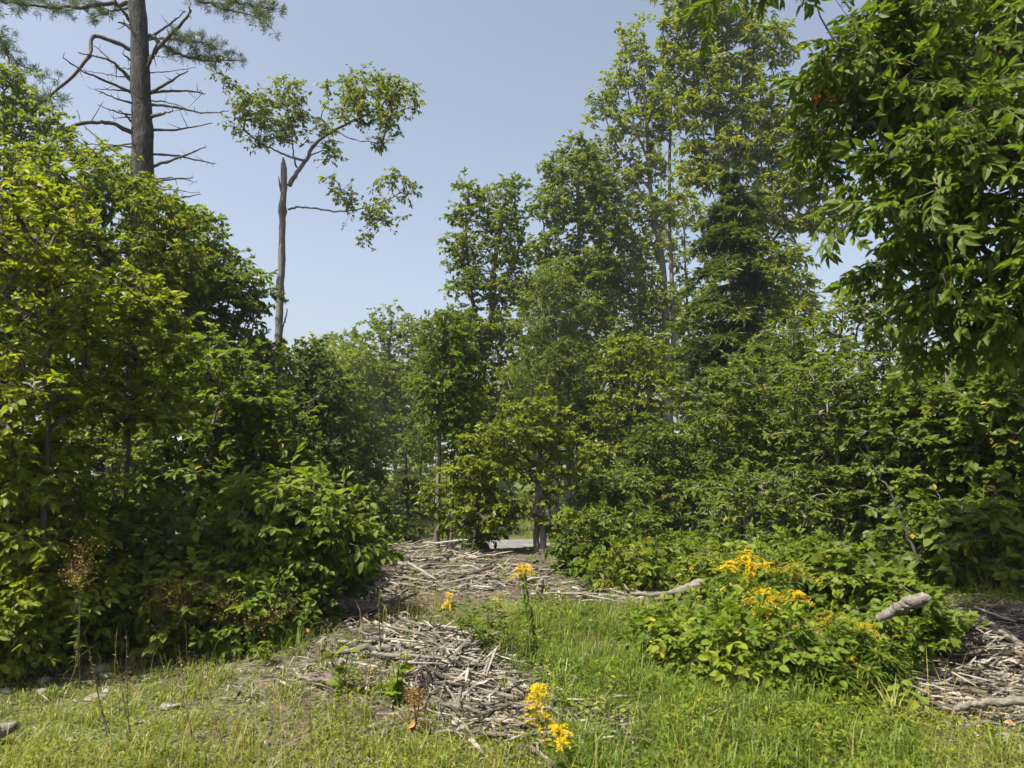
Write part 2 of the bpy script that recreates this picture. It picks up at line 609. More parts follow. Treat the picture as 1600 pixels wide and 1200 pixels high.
def crown(mb, root, nodes, noder, clumps, cr, ns, nl, tkey, mat, lsize, tint=(.2, .7), odd=.01, parts=0,
          flat=.7, twig_r=.0035, droop=.25, up=.45, layered=0.0, branch_mi=1, facing=.55, nz=.45, branch_r=.009, spread=.92, shoots=.16, bseg=6, lsd=.30):
    """branches from the nodes to the clumps, twigs in each clump, leaves on the twigs"""
    nodes = np.asarray(nodes, float)
    N = [nodes]
    allp = nodes.copy()
    owner = np.full(len(nodes), -1)
    noder = np.asarray(noder, float)
    axis = nodes.mean(0)
    dist0 = np.array([np.min(np.linalg.norm(nodes - c, axis=1)) for c in clumps])
    order = np.argsort(dist0)
    paths, par, cid = [], [], []
    for ci in order:
        c = clumps[ci]
        dv = c - allp
        ln = np.linalg.norm(dv, axis=1)
        rise = dv[:, 2] / (ln + 1e-6)
        cost = ln * (1 + .9 * np.clip(.25 - rise, 0, 2))
        k = int(np.argmin(cost))
        p0 = allp[k]
        l = ln[k]
        mid1 = p0 + (c - p0) * .35 + np.array([0, 0, .10 * l]) + rng.normal(0, .05 * l, 3)
        mid2 = p0 + (c - p0) * .7 + np.array([0, 0, .07 * l]) + rng.normal(0, .05 * l, 3)
        path = np.stack([p0, mid1, mid2, c])
        bi = len(paths)
        paths.append(path)
        par.append(owner[k])
        cid.append(ci)
        allp = np.concatenate([allp, path[1:]])
        owner = np.concatenate([owner, [bi] * 3])
    cnt = np.ones(len(paths))
    for i in range(len(paths) - 1, -1, -1):
        if par[i] >= 0: cnt[par[i]] += cnt[i]
    for i, path in enumerate(paths):
        r0 = branch_r * cnt[i] ** .5
        mb.tube(smooth_path(path, bseg), np.linspace(r0 * 1.15, max(branch_r * .6, r0 * .45), bseg), 3 if r0 < .016 else 4 if r0 < .03 else 6, .5, branch_mi, cap=False)
    # twigs
    n = len(clumps) * ns
    cc = np.repeat(clumps, ns, 0)
    off = unit(n) * (rng.random(n) ** .5)[:, None] * cr * spread
    sh = rng.random(n) < shoots
    off[sh] *= rng.uniform(1.25, 1.9, (sh.sum(), 1))
    off[:, 2] *= flat
    if layered:
        off[:, 2] = np.round(off[:, 2] / layered) * layered + rng.normal(0, layered * .12, n)
    start = cc + off * .15
    end = cc + off
    end[:, 2] -= droop * np.linalg.norm(off[:, :2], axis=1) ** 2 / (cr + 1e-6) * .5
    midp = (start + end) / 2 + rng.normal(0, cr * .08, (n, 3)) + np.array([0, 0, cr * .06])
    te = slice(None, None, 2 if bseg < 6 else 1)
    mb.tubes3(start[te], midp[te], end[te], twig_r * 1.3, twig_r * .6, .5, branch_mi, segs=1 if tkey in ('diamond', 'slim') else 2)
    # leaves
    t = rng.random((n, nl)) ** .7 * .95 + .1
    t[:, 0] = 1.0
    S, E, Mi = start[:, None], end[:, None], midp[:, None]
    tt = t[:, :, None]
    pos = (1 - tt) ** 2 * S + 2 * (1 - tt) * tt * Mi + tt ** 2 * E
    td = (E - S) / (np.linalg.norm(E - S, axis=2)[:, :, None] + 1e-6)
    side = np.cross(td, np.array([0, 0, 1.0]))
    side /= np.linalg.norm(side, axis=2)[:, :, None] + 1e-6
    sg = np.where(np.arange(nl) % 2 == 0, 1, -1)[None, :, None] * np.ones((n, 1, 1))
    dr = td * .7 + side * sg * rng.uniform(.5, 1.1, (n, nl, 1)) + rng.normal(0, .35, (n, nl, 3)) + np.array([0, 0, -droop])
    dr[:, 0] = td[:, 0] + rng.normal(0, .3, (n, 3)) + np.array([0, 0, -droop])
    nr = np.array([0, 0, 1.0]) * up + rng.normal(0, nz, (n, nl, 3)) + td * .10
    nr = nr + np.array([-.30, -.26, 0]) * facing
    pos = pos + rng.normal(0, .02, pos.shape) * cr
    pos, dr, nr = pos.reshape(-1, 3), dr.reshape(-1, 3), nr.reshape(-1, 3)
    size = lsize * np.clip(rng.normal(1, lsd, len(pos)), .45, 1.6)
    ct = rng.uniform(0, 1, len(clumps))
    tn = np.repeat(np.repeat(ct, ns), nl) * .55 + rng.random(len(pos)) * .45
    tn = tint[0] + (tint[1] - tint[0]) * tn
    od = rng.random(len(pos)) < odd
    tn[od] = rng.uniform(.84, 1.0, od.sum())
    M = frames(dr, nr, size)
    put_leaves(mb, root, tkey, mat, pos, M, size, tn, parts)
    return allp


def trunk_mesh(mb, path, r0, r1, sides=9, rough=.06, flare=.5, mi=0):
    n = len(path)
    t = np.linspace(0, 1, n)
    r = r0 + (r1 - r0) * t ** .9
    r = r * (1 + flare * np.exp(-t * 14))
    r = r * (1 + rng.normal(0, rough * .5, n))
    mb.tube(path, r, sides, .5, mi, rough)
    return r


def tree(name, label, cat, d, trunk, r0, env, n, cr, ns, nl, tkey, mat, lsize, bark='grey', crown_from=.35, group=None,
         r1=None, stems=None, nodes_n=26, jit=None, rd=None, stem_name='trunk', crown_name='crown', shell=.45, sides=9, **kw):
    """one tree or shrub: trunk (and further stems), crown of branches, twigs and leaves"""
    bpx = trunk[0][0]
    d0 = trunk[0][2] if len(trunk[0]) > 2 else d
    bx = (bpx - 800) / F * d0
    base = np.array([bx, d0, float(zg(bx, d0)) - .03])
    pts = [base] + [Q(p[0], p[1], p[2] if len(p) > 2 else d) for p in trunk[1:]]
    root = tag(empty(name, base), label, cat, group)
    if jit is None: jit = .004 if d < 13 else .014
    path = smooth_path(pts, nodes_n, jit)
    tb = MB()
    r = trunk_mesh(tb, path, r0, r1 if r1 else r0 * .25, sides, flare=.22)
    trunk_o = tb.build(stem_name, [B[bark]], root, smooth=True)
    k0 = int(crown_from * nodes_n)
    nodes, nr = [path[k0:]], [r[k0:]]
    for st in (stems or []):
        if isinstance(st, dict): sp, sr, sb = st['p'], st['r'], st.get('b', True)
        else: sp, sr, sb = st, r0 * .6, True
        if sb:
            x = (sp[0][0] - 800) / F * d
            q = [np.array([x, d + rng.uniform(-.2, .2), float(zg(x, d)) - .03])]
        else:
            q = [Q(*sp[0][:2], d)]
        q += [Q(p[0], p[1], p[2] if len(p) > 2 else d) for p in sp[1:]]
        pp = smooth_path(q, 18, jit)
        sm = MB()
        rr = trunk_mesh(sm, pp, sr, sr * .3, 7, flare=.3 if sb else 0)
        if sb: sm.build(stem_name, [B[bark]], root, smooth=True)
        else: sm.build('limb', [B[bark]], trunk_o, smooth=True, base=root)
        nodes.append(pp[5:])
        nr.append(rr[5:])
    cl = env_points(env, d, n, cr, rd, shell)
    if d > 12:
        kw.setdefault('bseg', 4)
        kw.setdefault('nz', .6)
        kw.setdefault('facing', .8)
    mb = MB()
    crown(mb, root, np.concatenate(nodes), np.concatenate(nr), cl, cr, ns, nl, tkey, mat, lsize, **kw)
    mb.build(crown_name, [L[mat], B['twig'] if bark not in ('pale', 'snag') else B['grey']], root, smooth=[1])
    return root


# ================================================================== the setting
WOOD = [(380, 1066), (470, 1020), (505, 985), (500, 930), (545, 880), (600, 856), (700, 862), (800, 880), (905, 925), (1010, 930), (1010, 950), (900, 948),
        (820, 935), (690, 935), (640, 945), (655, 985), (720, 1005), (790, 1050), (830, 1085), (930, 1125), (985, 1150), (960, 1165), (760, 1150), (690, 1120), (655, 1070), (580, 1075), (520, 1090), (430, 1095)]
STRIP = [(620, 985), (720, 1000), (790, 1050), (830, 1085), (930, 1125), (985, 1150), (960, 1165), (760, 1150), (690, 1120), (650, 1070)]
WOOD_R = [(1410, 1030), (1440, 985), (1520, 965), (1600, 955), (1640, 1110), (1560, 1125), (1480, 1120), (1430, 1090)]


def build_ground():
    xs = np.concatenate([-np.geomspace(2500, 16, 26), np.linspace(-15.5, -7, 24), np.linspace(-6.9, 6.9, 104), np.linspace(7, 15.5, 24), np.geomspace(16, 2500, 26)])
    ys = np.concatenate([-np.geomspace(900, 6, 14), np.linspace(-5, 2.8, 14), np.linspace(2.9, 12.5, 84), np.linspace(12.8, 30, 40), np.linspace(31, 75, 24), np.geomspace(78, 5000, 40)])
    X, Y = np.meshgrid(xs, ys)
    Z = zg(X, Y)
    near = (Y > 2.5) & (Y < 13) & (np.abs(X) < 7)
    Z = Z + np.where(near, rng.normal(0, .008, X.shape), 0)
    mb = MB()
    nx = len(xs)
    i = np.arange(len(ys) - 1)[:, None] * nx
    j = np.arange(nx - 1)[None]
    f = np.stack([i + j, i + j + 1, i + nx + j + 1, i + nx + j], -1).reshape(-1, 4)
    cx = ((X[:-1, :-1] + X[1:, 1:]) / 2).ravel()
    cyy = ((Y[:-1, :-1] + Y[1:, 1:]) / 2).ravel()
    # tint: 0 bare duff and wood litter, 1 green cover
    px, py = project(np.stack([cx, cyy, zg(cx, cyy)], 1))
    wd = (in_poly(px, py, WOOD) | in_poly(px, py, WOOD_R)) & (cyy > 1) & (cyy < 13)
    tint = np.where(wd, 0.05, .45 + .25 * np.sin(cx * 2.3 + 1) * np.sin(cyy * 1.9))
    tint = np.where(cyy > 45, .85, tint)
    mb.add(np.stack([X.ravel(), Y.ravel(), Z.ravel()], 1), f, tint)
    m, n, out = new_mat('ground_duff')
    tc = n.nodes.new('ShaderNodeTexCoord')
    at = n.nodes.new('ShaderNodeAttribute')
    at.attribute_name = 'tint'
    no = n.nodes.new('ShaderNodeTexNoise')
    no.inputs['Scale'].default_value = 16
    no.inputs['Detail'].default_value = 8
    no.inputs['Roughness'].default_value = .75
    n.links.new(tc.outputs['Object'], no.inputs['Vector'])
    soil = ramp(n, [(.32, (.018, .014, .010)), (.45, (.050, .040, .029)), (.56, (.095, .078, .058)), (.70, (.17, .145, .11))], no.outputs['Fac'])
    no2 = n.nodes.new('ShaderNodeTexNoise')
    no2.inputs['Scale'].default_value = 30
    no2.inputs['Detail'].default_value = 5
    n.links.new(tc.outputs['Object'], no2.inputs['Vector'])
    green = ramp(n, [(.3, (.025, .04, .012)), (.5, (.055, .08, .018)), (.65, (.10, .11, .03)), (.75, (.16, .12, .06))], no2.outputs['Fac'])
    ad = n.nodes.new('ShaderNodeMath')
    ad.operation = 'ADD'
    n.links.new(at.outputs['Fac'], ad.inputs[0])
    n.links.new(no.outputs['Fac'], ad.inputs[1])
    mrp = n.nodes.new('ShaderNodeMapRange')
    mrp.inputs['From Min'].default_value = .85
    mrp.inputs['From Max'].default_value = 1.15
    n.links.new(ad.outputs[0], mrp.inputs['Value'])
    mx = n.nodes.new('ShaderNodeMix')
    mx.data_type = 'RGBA'
    n.links.new(mrp.outputs[0], mx.inputs['Factor'])
    n.links.new(soil, mx.inputs['A'])
    n.links.new(green, mx.inputs['B'])
    p = n.nodes.new('ShaderNodeBsdfPrincipled')
    p.inputs['Roughness'].default_value = .95
    p.inputs['Specular IOR Level'].default_value = .15
    n.links.new(mx.outputs['Result'], p.inputs['Base Color'])
    bp = n.nodes.new('ShaderNodeBump')
    bp.inputs['Strength'].default_value = .9
    bp.inputs['Distance'].default_value = .03
    n.links.new(no2.outputs['Fac'], bp.inputs['Height'])
    n.links.new(bp.outputs[0], p.inputs['Normal'])
    n.links.new(p.outputs[0], out.inputs['Surface'])
    tag(mb.build('ground', [m], smooth=True), kind='structure')


build_ground()


def build_road():
    # gravel lot and road on the lower level, a few millimetres proud of the terrain
    xs = np.linspace(-14, 12, 40)
    ys = np.linspace(28.6, 33.8, 12)
    X, Y = np.meshgrid(xs, ys)
    Y = Y + .6 * np.sin(X * .45) + rng.normal(0, .05, X.shape)
    Z = zg(X, Y) + .03
    mb = MB()
    i = np.arange(len(ys) - 1)[:, None] * len(xs)
    j = np.arange(len(xs) - 1)[None]
    f = np.stack([i + j, i + j + 1, i + len(xs) + j + 1, i + len(xs) + j], -1).reshape(-1, 4)
    mb.add(np.stack([X.ravel(), Y.ravel(), Z.ravel()], 1), f)
    m = rough_mat('gravel', [(.3, (.06, .06, .06)), (.5, (.11, .108, .105)), (.7, (.16, .152, .14))], (2, 2, 2), detail=9, bump=.5)
    tag(mb.build('gravel_road', [m]), kind='structure')


build_road()


def build_hills():
    mb = MB()
    xs = np.linspace(-2600, 2600, 90)
    h = -2 + 14 * np.sin(xs / 420 + 1.0) + 9 * np.sin(xs / 190 + 2.) + rng.normal(0, 1.5, 90)
    rows = [(1100, -40), (1300, 0), (1500, 1.0), (1900, .3)]
    V = []
    for y, k in rows:
        z = np.full(90, -45.) if k == -40 else (h * k if k > 0 else h * .35 - 18)
        V.append(np.stack([xs, np.full(90, y) + rng.normal(0, 15, 90), z], 1))
    i = np.arange(3)[:, None] * 90
    j = np.arange(89)[None]
    f = np.stack([i + j, i + j + 1, i + 90 + j + 1, i + 90 + j], -1).reshape(-1, 4)
    mb.add(np.concatenate(V), f)
    m = rough_mat('far_forest', [(.3, (.03, .055, .03)), (.6, (.06, .09, .045))], (.05, .05, .05), detail=8, bump=0)
    tag(mb.build('hills', [m], smooth=True), kind='structure')


build_hills()

# ================================================================== trees of the middle distance
G_MID = 'trees beyond the wood heap'
G_FAR = 'far trees beyond the gravel road'
far = [
    # px, top, half width, d, material, label
    (505, 520, 60, 47, 'yellow', 'hazy light green tree at the low end of the far treeline, beside the snag'),
    (560, 520, 70, 52, 'blue', 'hazy rounded tree topping the far treeline beyond the gravel road'),
    (615, 560, 60, 44, 'yellow', 'far tree with pale trunk in the gap left of the slender bare trunk'),
    (760, 690, 70, 60, 'mid', 'low far tree behind the gravel lot between slim trunks'),
    (920, 700, 90, 58, 'blue', 'far low tree seen between trunks behind the reddish trunk'),
    (1050, 700, 90, 60, 'mid', 'far low tree seen under the hemlock boughs'),
    (1180, 690, 110, 56, 'mid', 'far tree showing through the thicket under the hemlock'),
    (430, 640, 90, 42, 'deep', 'far dark tree behind the left thicket edge'),
    (660, 735, 60, 64, 'yellow', 'small sunny far tree above the strip of road'),
]
for px, top, hw, d, mat, lab in far:
    bot = 690 + (3 + EYE) / d * F
    env = [(px, top + hw * .9, hw * .75, hw * .9), (px - hw * .35, top + hw * 1.7, hw * .7, hw * .8), (px + hw * .4, top + hw * 1.6, hw * .65, hw * .8), (px, bot - 30, hw * .9, 45)]
    tree('far_tree', lab, 'tree', d, [(px, 0), (px + 4, (bot + top) / 2), (px - 3, top + hw * .4)], .16, env, 85, 1.0, 8, 9, 'diamond', mat, .28,
         group=G_FAR, crown_from=.2, tint=(.35, .8), sides=6)

# pair of forked far trees in the gap (photo: about 560-690, 480-850)
tree('birch_tree', 'tall loose tree with forked dark trunk in the gap above the wood heap', 'tree', 34, [(595, 0), (592, 720), (600, 640), (612, 500)], .20,
     [(615, 515, 45, 36), (600, 590, 60, 60), (650, 570, 40, 66), (590, 680, 70, 50), (560, 600, 50, 70), (650, 680, 40, 50)], 280, .6, 8, 9, 'diamond', 'yellow', .16, bark='dark',
     stems=[{'p': [(596, 720), (575, 640), (560, 560)], 'r': .12, 'b': False}], crown_from=.3, group=G_MID)
tree('birch_tree', 'pale green tree left in the gap with faint pale trunk', 'tree', 38, [(535, 0), (530, 700), (535, 540)], .16,
     [(535, 560, 45, 50), (520, 620, 55, 60), (560, 640, 50, 70), (530, 730, 60, 60), (500, 580, 40, 40)], 240, .6, 8, 8, 'diamond', 'yellow', .17, bark='pale', crown_from=.25, group=G_MID)
tree('maple_sapling', 'dark leafy sapling before the gap trees, beside the slender bare trunk', 'tree', 22, [(655, 0), (657, 740), (668, 520)], .06,
     [(672, 520, 26, 36), (668, 600, 36, 50), (690, 560, 26, 40), (660, 680, 30, 45)], 80, .4, 9, 9, 'diamond', 'mid', .10, bark='dark', crown_from=.35, group=G_MID)
# the slender trunk
tree('slender_tree', 'slender straight tree with bare grey trunk rising from the wood heap edge', 'tree', 10.5, [(684, 0), (684, 780), (687, 680), (690, 560), (700, 480)], .045,
     [(700, 520, 42, 36), (690, 600, 42, 40), (722, 570, 36, 40), (672, 650, 26, 36), (720, 660, 30, 40)], 75, .24, 9, 10, 'diamond', 'mid', .062, bark='grey', crown_from=.5, group=G_MID)
tree('slender_tree', 'thin twin stemmed sapling just beside the slender bare trunk', 'tree', 11, [(705, 0), (708, 780), (712, 650)], .028,
     [(715, 690, 34, 40), (730, 640, 30, 40), (740, 740, 34, 40)], 44, .24, 9, 9, 'diamond', 'yellow', .062, bark='grey', crown_from=.4, group=G_MID,
     stems=[{'p': [(698, 0), (702, 790), (706, 700)], 'r': .025}])
# oak: left skyline crown 700-830
tree('oak_tree', 'open crowned tree with dark trunk and lumpy top left of the tall trees', 'tree', 24, [(745, 0), (748, 700), (752, 600), (768, 490), (775, 400), (790, 310)], .21,
     [(735, 300, 22, 20), (760, 305, 24, 20), (800, 300, 26, 22), (722, 335, 26, 22), (780, 340, 45, 26), (735, 385, 45, 24), (715, 410, 24, 20), (790, 390, 36, 30),
      (735, 440, 38, 24), (790, 450, 38, 34), (720, 500, 40, 30), (770, 520, 50, 34), (715, 560, 46, 40), (790, 590, 50, 50), (740, 640, 60, 50), (700, 620, 30, 40), (770, 700, 50, 45)],
     430, .42, 9, 9, 'diamond', 'yellow', .125, bark='dark', crown_from=.3, group=G_MID, tint=(.1, .75),
     stems=[{'p': [(758, 560), (735, 450), (728, 330)], 'r': .10, 'b': False}, {'p': [(770, 480), (808, 400), (805, 320)], 'r': .09, 'b': False}])
# maple 830-960
tree('maple_tree', 'dense rounded green tree right of the lumpy skyline tree with tapering top', 'tree', 26, [(892, 0), (893, 780), (893, 640), (895, 500), (905, 380), (900, 240)], .22,
     [(905, 232, 34, 22), (890, 270, 52, 30), (930, 285, 40, 32), (870, 320, 46, 40), (930, 350, 48, 40), (860, 390, 46, 36), (910, 420, 60, 36), (850, 460, 46, 34), (925, 480, 46, 36),
      (870, 540, 60, 40), (930, 560, 40, 40), (880, 640, 60, 50), (920, 700, 40, 50)],
     460, .45, 9, 9, 'diamond', 'yellow', .135, bark='grey', crown_from=.25, group=G_MID, tint=(.15, .7),
     stems=[{'p': [(894, 560), (935, 460), (945, 330)], 'r': .11, 'b': False}, {'p': [(895, 540), (860, 450), (850, 350)], 'r': .10, 'b': False}])
for px, top, hw, d, mat, lab in [(855, 420, 70, 33, 'yellow', 'sunlit tree filling the gap behind the dense rounded tree'), (960, 330, 60, 34, 'mid', 'tree behind the pale trunks of the tall airy tree'), (1075, 300, 80, 32, 'yellow', 'tree filling the gap behind the large hemlock'), (1215, 420, 80, 31, 'mid', 'tree behind the right flank of the hemlock')]:
    tree('maple_tree', lab, 'tree', d, [(px, 0), (px + 5, 650), (px - 6, top + 60)], .15,
         [(px, top + 30, hw * .7, 34), (px - hw * .5, top + 90, hw * .6, 40), (px + hw * .5, top + 100, hw * .6, 40), (px, top + 170, hw, 46), (px - hw * .3, top + 250, hw, 50), (px + hw * .3, top + 320, hw, 50)],
         230, .6, 8, 9, 'diamond', mat, .16, bark='grey', crown_from=.25, group=G_MID, tint=(.25, .8))
# wispy tree in front 820-900, 400-800
tree('wispy_tree', 'thin leaved tree with fine pale twigs in front of the dense rounded tree', 'tree', 18, [(868, 0), (870, 690), (872, 560), (880, 420)], .075,
     [(865, 440, 40, 34), (890, 480, 40, 40), (845, 500, 40, 40), (870, 560, 60, 40), (835, 590, 50, 40), (900, 620, 46, 40), (850, 660, 60, 46)],
     200, .36, 8, 10, 'slim', 'mid', .095, bark='snag', crown_from=.3, group=G_MID, tint=(.3, .85),
     stems=[{'p': [(872, 560), (842, 470), (840, 420)], 'r': .03, 'b': False}])
# tall aspen 930-1060
tree('tall_tree', 'tall airy tree with thin pale trunks reaching the top of the picture', 'tree', 27, [(1040, 0), (1045, 700), (1042, 560), (1035, 420), (1018, 300), (1010, 180), (1000, 60)], .20,
     [(990, 55, 24, 40), (965, 130, 30, 30), (940, 165, 22, 26), (1000, 110, 40, 40), (935, 185, 16, 16), (985, 190, 46, 36), (950, 240, 36, 26), (1030, 170, 36, 60), (1005, 260, 50, 36), (960, 300, 46, 34),
      (1015, 330, 50, 36), (985, 390, 50, 40), (960, 440, 40, 36), (1020, 470, 46, 46), (1000, 550, 50, 50)],
     400, .45, 8, 9, 'diamond', 'yellow', .13, bark='pale', crown_from=.3, group=G_MID, tint=(.35, .82), shell=.5,
     stems=[{'p': [(1000, 0), (1050, 560), (1048, 420), (1046, 250), (1050, 120)], 'r': .13}, {'p': [(1014, 260), (985, 170), (978, 90)], 'r': .06, 'b': False},
            {'p': [(1018, 300), (960, 220), (940, 160)], 'r': .05, 'b': False}])
# very tall ash 1040-1300
tree('ash_tree', 'tallest yellowish green feathery tree at the top of the picture behind the hemlock', 'tree', 25, [(1160, 0), (1155, 700), (1150, 520), (1135, 330), (1120, 200), (1100, 60), (1095, -40)], .24,
     [(1090, -10, 70, 40), (1070, 50, 50, 40), (1140, 40, 60, 40), (1090, 100, 60, 40), (1160, 100, 50, 40), (1210, 70, 30, 40), (1100, 160, 60, 40), (1180, 170, 60, 40), (1240, 190, 50, 32),
      (1120, 220, 60, 40), (1200, 240, 60, 34), (1270, 210, 34, 26), (1270, 270, 46, 26), (1090, 270, 40, 40), (1220, 300, 60, 30), (1310, 330, 50, 22), (1180, 330, 50, 40), (1260, 350, 50, 26), (1200, 410, 60, 40), (1240, 470, 50, 40)],
     430, .5, 8, 9, 'slim', 'yellow', .225, bark='grey', crown_from=.3, group=G_MID, tint=(.4, .83), droop=.4, shell=.5,
     stems=[{'p': [(1140, 380), (1200, 270), (1270, 200)], 'r': .09, 'b': False}, {'p': [(1130, 280), (1170, 160), (1180, 40)], 'r': .10, 'b': False}, {'p': [(1150, 470), (1230, 350), (1330, 320)], 'r': .08, 'b': False}])
# yellow green maple 940-1040
tree('maple_sapling', 'bright yellow-green layered young tree left of the hemlock', 'tree', 17, [(985, 0), (985, 700), (990, 560), (985, 520)], .07,
     [(985, 545, 50, 24), (955, 580, 40, 26), (1010, 590, 50, 30), (980, 640, 60, 34), (1000, 700, 60, 40), (950, 720, 40, 40), (1010, 770, 70, 40)],
     190, .36, 8, 10, 'diamond', 'yellow', .10, bark='grey', crown_from=.2, group=G_MID, tint=(.3, .75), layered=.22, flat=.5)
tree('maple_sapling', 'green layered young tree low under the hemlock and thicket', 'tree', 14, [(1060, 0), (1058, 760), (1050, 660)], .06,
     [(1050, 690, 60, 34), (1020, 760, 60, 40), (1090, 750, 50, 40), (1060, 820, 70, 34)],
     130, .36, 8, 10, 'diamond', 'mid', .09, bark='dark', crown_from=.15, group=G_MID, layered=.2, flat=.5)
# small tree with the trunk at 838
tree('young_tree', 'young tree with twin dark stems standing at the end of the wood heap', 'tree', 10, [(837, 0), (839, 800), (842, 720), (850, 650), (848, 600)], .042,
     [(840, 645, 50, 30), (790, 685, 60, 30), (870, 690, 40, 30), (755, 730, 56, 26), (830, 735, 46, 22), (735, 780, 46, 26), (790, 795, 40, 20), (870, 760, 30, 30), (755, 815, 46, 16), (715, 820, 30, 18), (865, 820, 26, 26), (690, 770, 30, 30)],
     135, .26, 8, 9, 'diamond', 'yellow', .07, bark='grey', crown_from=.4, group=G_MID, tint=(.2, .75), layered=.18, flat=.5,
     stems=[{'p': [(848, 0), (846, 790), (842, 700)], 'r': .05}])
tree('reddish_tree', 'tree with straight reddish brown trunk showing above the undergrowth', 'tree', 19, [(886, 0), (888, 790), (889, 690), (892, 560)], .13,
     [(905, 640, 60, 40), (870, 600, 50, 40), (930, 680, 50, 40), (860, 680, 40, 36)], 80, .5, 10, 10, 'diamond', 'mid', .10, bark='snag', crown_from=.55, group=G_MID)
tree('young_tree', 'dark low young tree shading the far end of the heap by the road', 'tree', 11.5, [(742, 0), (744, 850), (748, 780)], .05,
     [(745, 800, 36, 22), (760, 845, 24, 14), (725, 850, 24, 14), (745, 765, 30, 24)], 40, .35, 10, 9, 'diamond', 'deep', .085, bark='dark', crown_from=.1, group=G_MID)

for k, (px, top, hw, d, mat) in enumerate([(600, 770, 30, 41, 'mid'), (655, 785, 28, 43, 'yellow'), (700, 770, 34, 42, 'mid'), (780, 775, 40, 44, 'blue'), (840, 770, 36, 42, 'yellow'), (910, 765, 44, 43, 'mid')]):
    tree('roadside_bush', ['bush beyond the road seen in the gap behind the small spruce', 'pale bush beyond the road seen left of the slender trunk', 'bush beyond the road seen right of the slender trunk', 'cool green bush beyond the gravel lot', 'pale bush beyond the gravel lot behind the twin dark stems', 'bush beyond the gravel lot behind the reddish trunk'][k],
         'bush', d, [(px, 0), (px + 2, top + 30), (px, top + 10)], .05, [(px, top + 18, hw * .8, 16), (px - hw * .4, top + 34, hw, 16), (px + hw * .4, top + 36, hw, 16)], 45, .5, 7, 9, 'diamond', mat, .2, bark='dark', crown_from=.1,
         group='bushes along the far side of the road', stem_name='stem', crown_name='foliage', sides=5)

# bushes behind the heap, right of centre
BUSH = 'bushes along the far edge of the clearing'
for px, top, hw, hh, d, mat, lab, nn in [
    (925, 790, 50, 60, 8.8, 'mid', 'green bush right behind the end of the wood heap', 70),
    (985, 850, 60, 45, 8.0, 'yellow', 'pale airy bush behind the forked grey log', 80),
    (1050, 840, 60, 60, 8.6, 'mid', 'green bush between pale airy bush and the thicket', 80),
    (900, 850, 34, 40, 8.8, 'deep', 'small dark bush beside the twin dark stems', 40),
    (960, 730, 60, 60, 10.5, 'blue', 'cool green bush above the pale airy bush', 70),
    (1110, 850, 40, 50, 7.4, 'yellow', 'light green bush behind the goldenrod clump', 70),
    (1000, 800, 60, 60, 9.8, 'mid', 'bush filling the shade under the layered young trees', 70),
]:
    tree('bush', lab, 'bush', d, [(px, 0), (px + 3, top + hh * .9), (px, top + hh * .4)], .02,
         [(px, top + hh * .55, hw * .8, hh * .55), (px - hw * .4, top + hh * 1.0, hw * .7, hh * .5), (px + hw * .4, top + hh * 1.0, hw * .7, hh * .5), (px, top + hh * 1.5, hw, hh * .4)],
         nn, .26, 8, 10, 'diamond', mat, .075, bark='dark', crown_from=.1, group=BUSH, stem_name='stem', crown_name='foliage', tint=(.2, .75), sides=5)


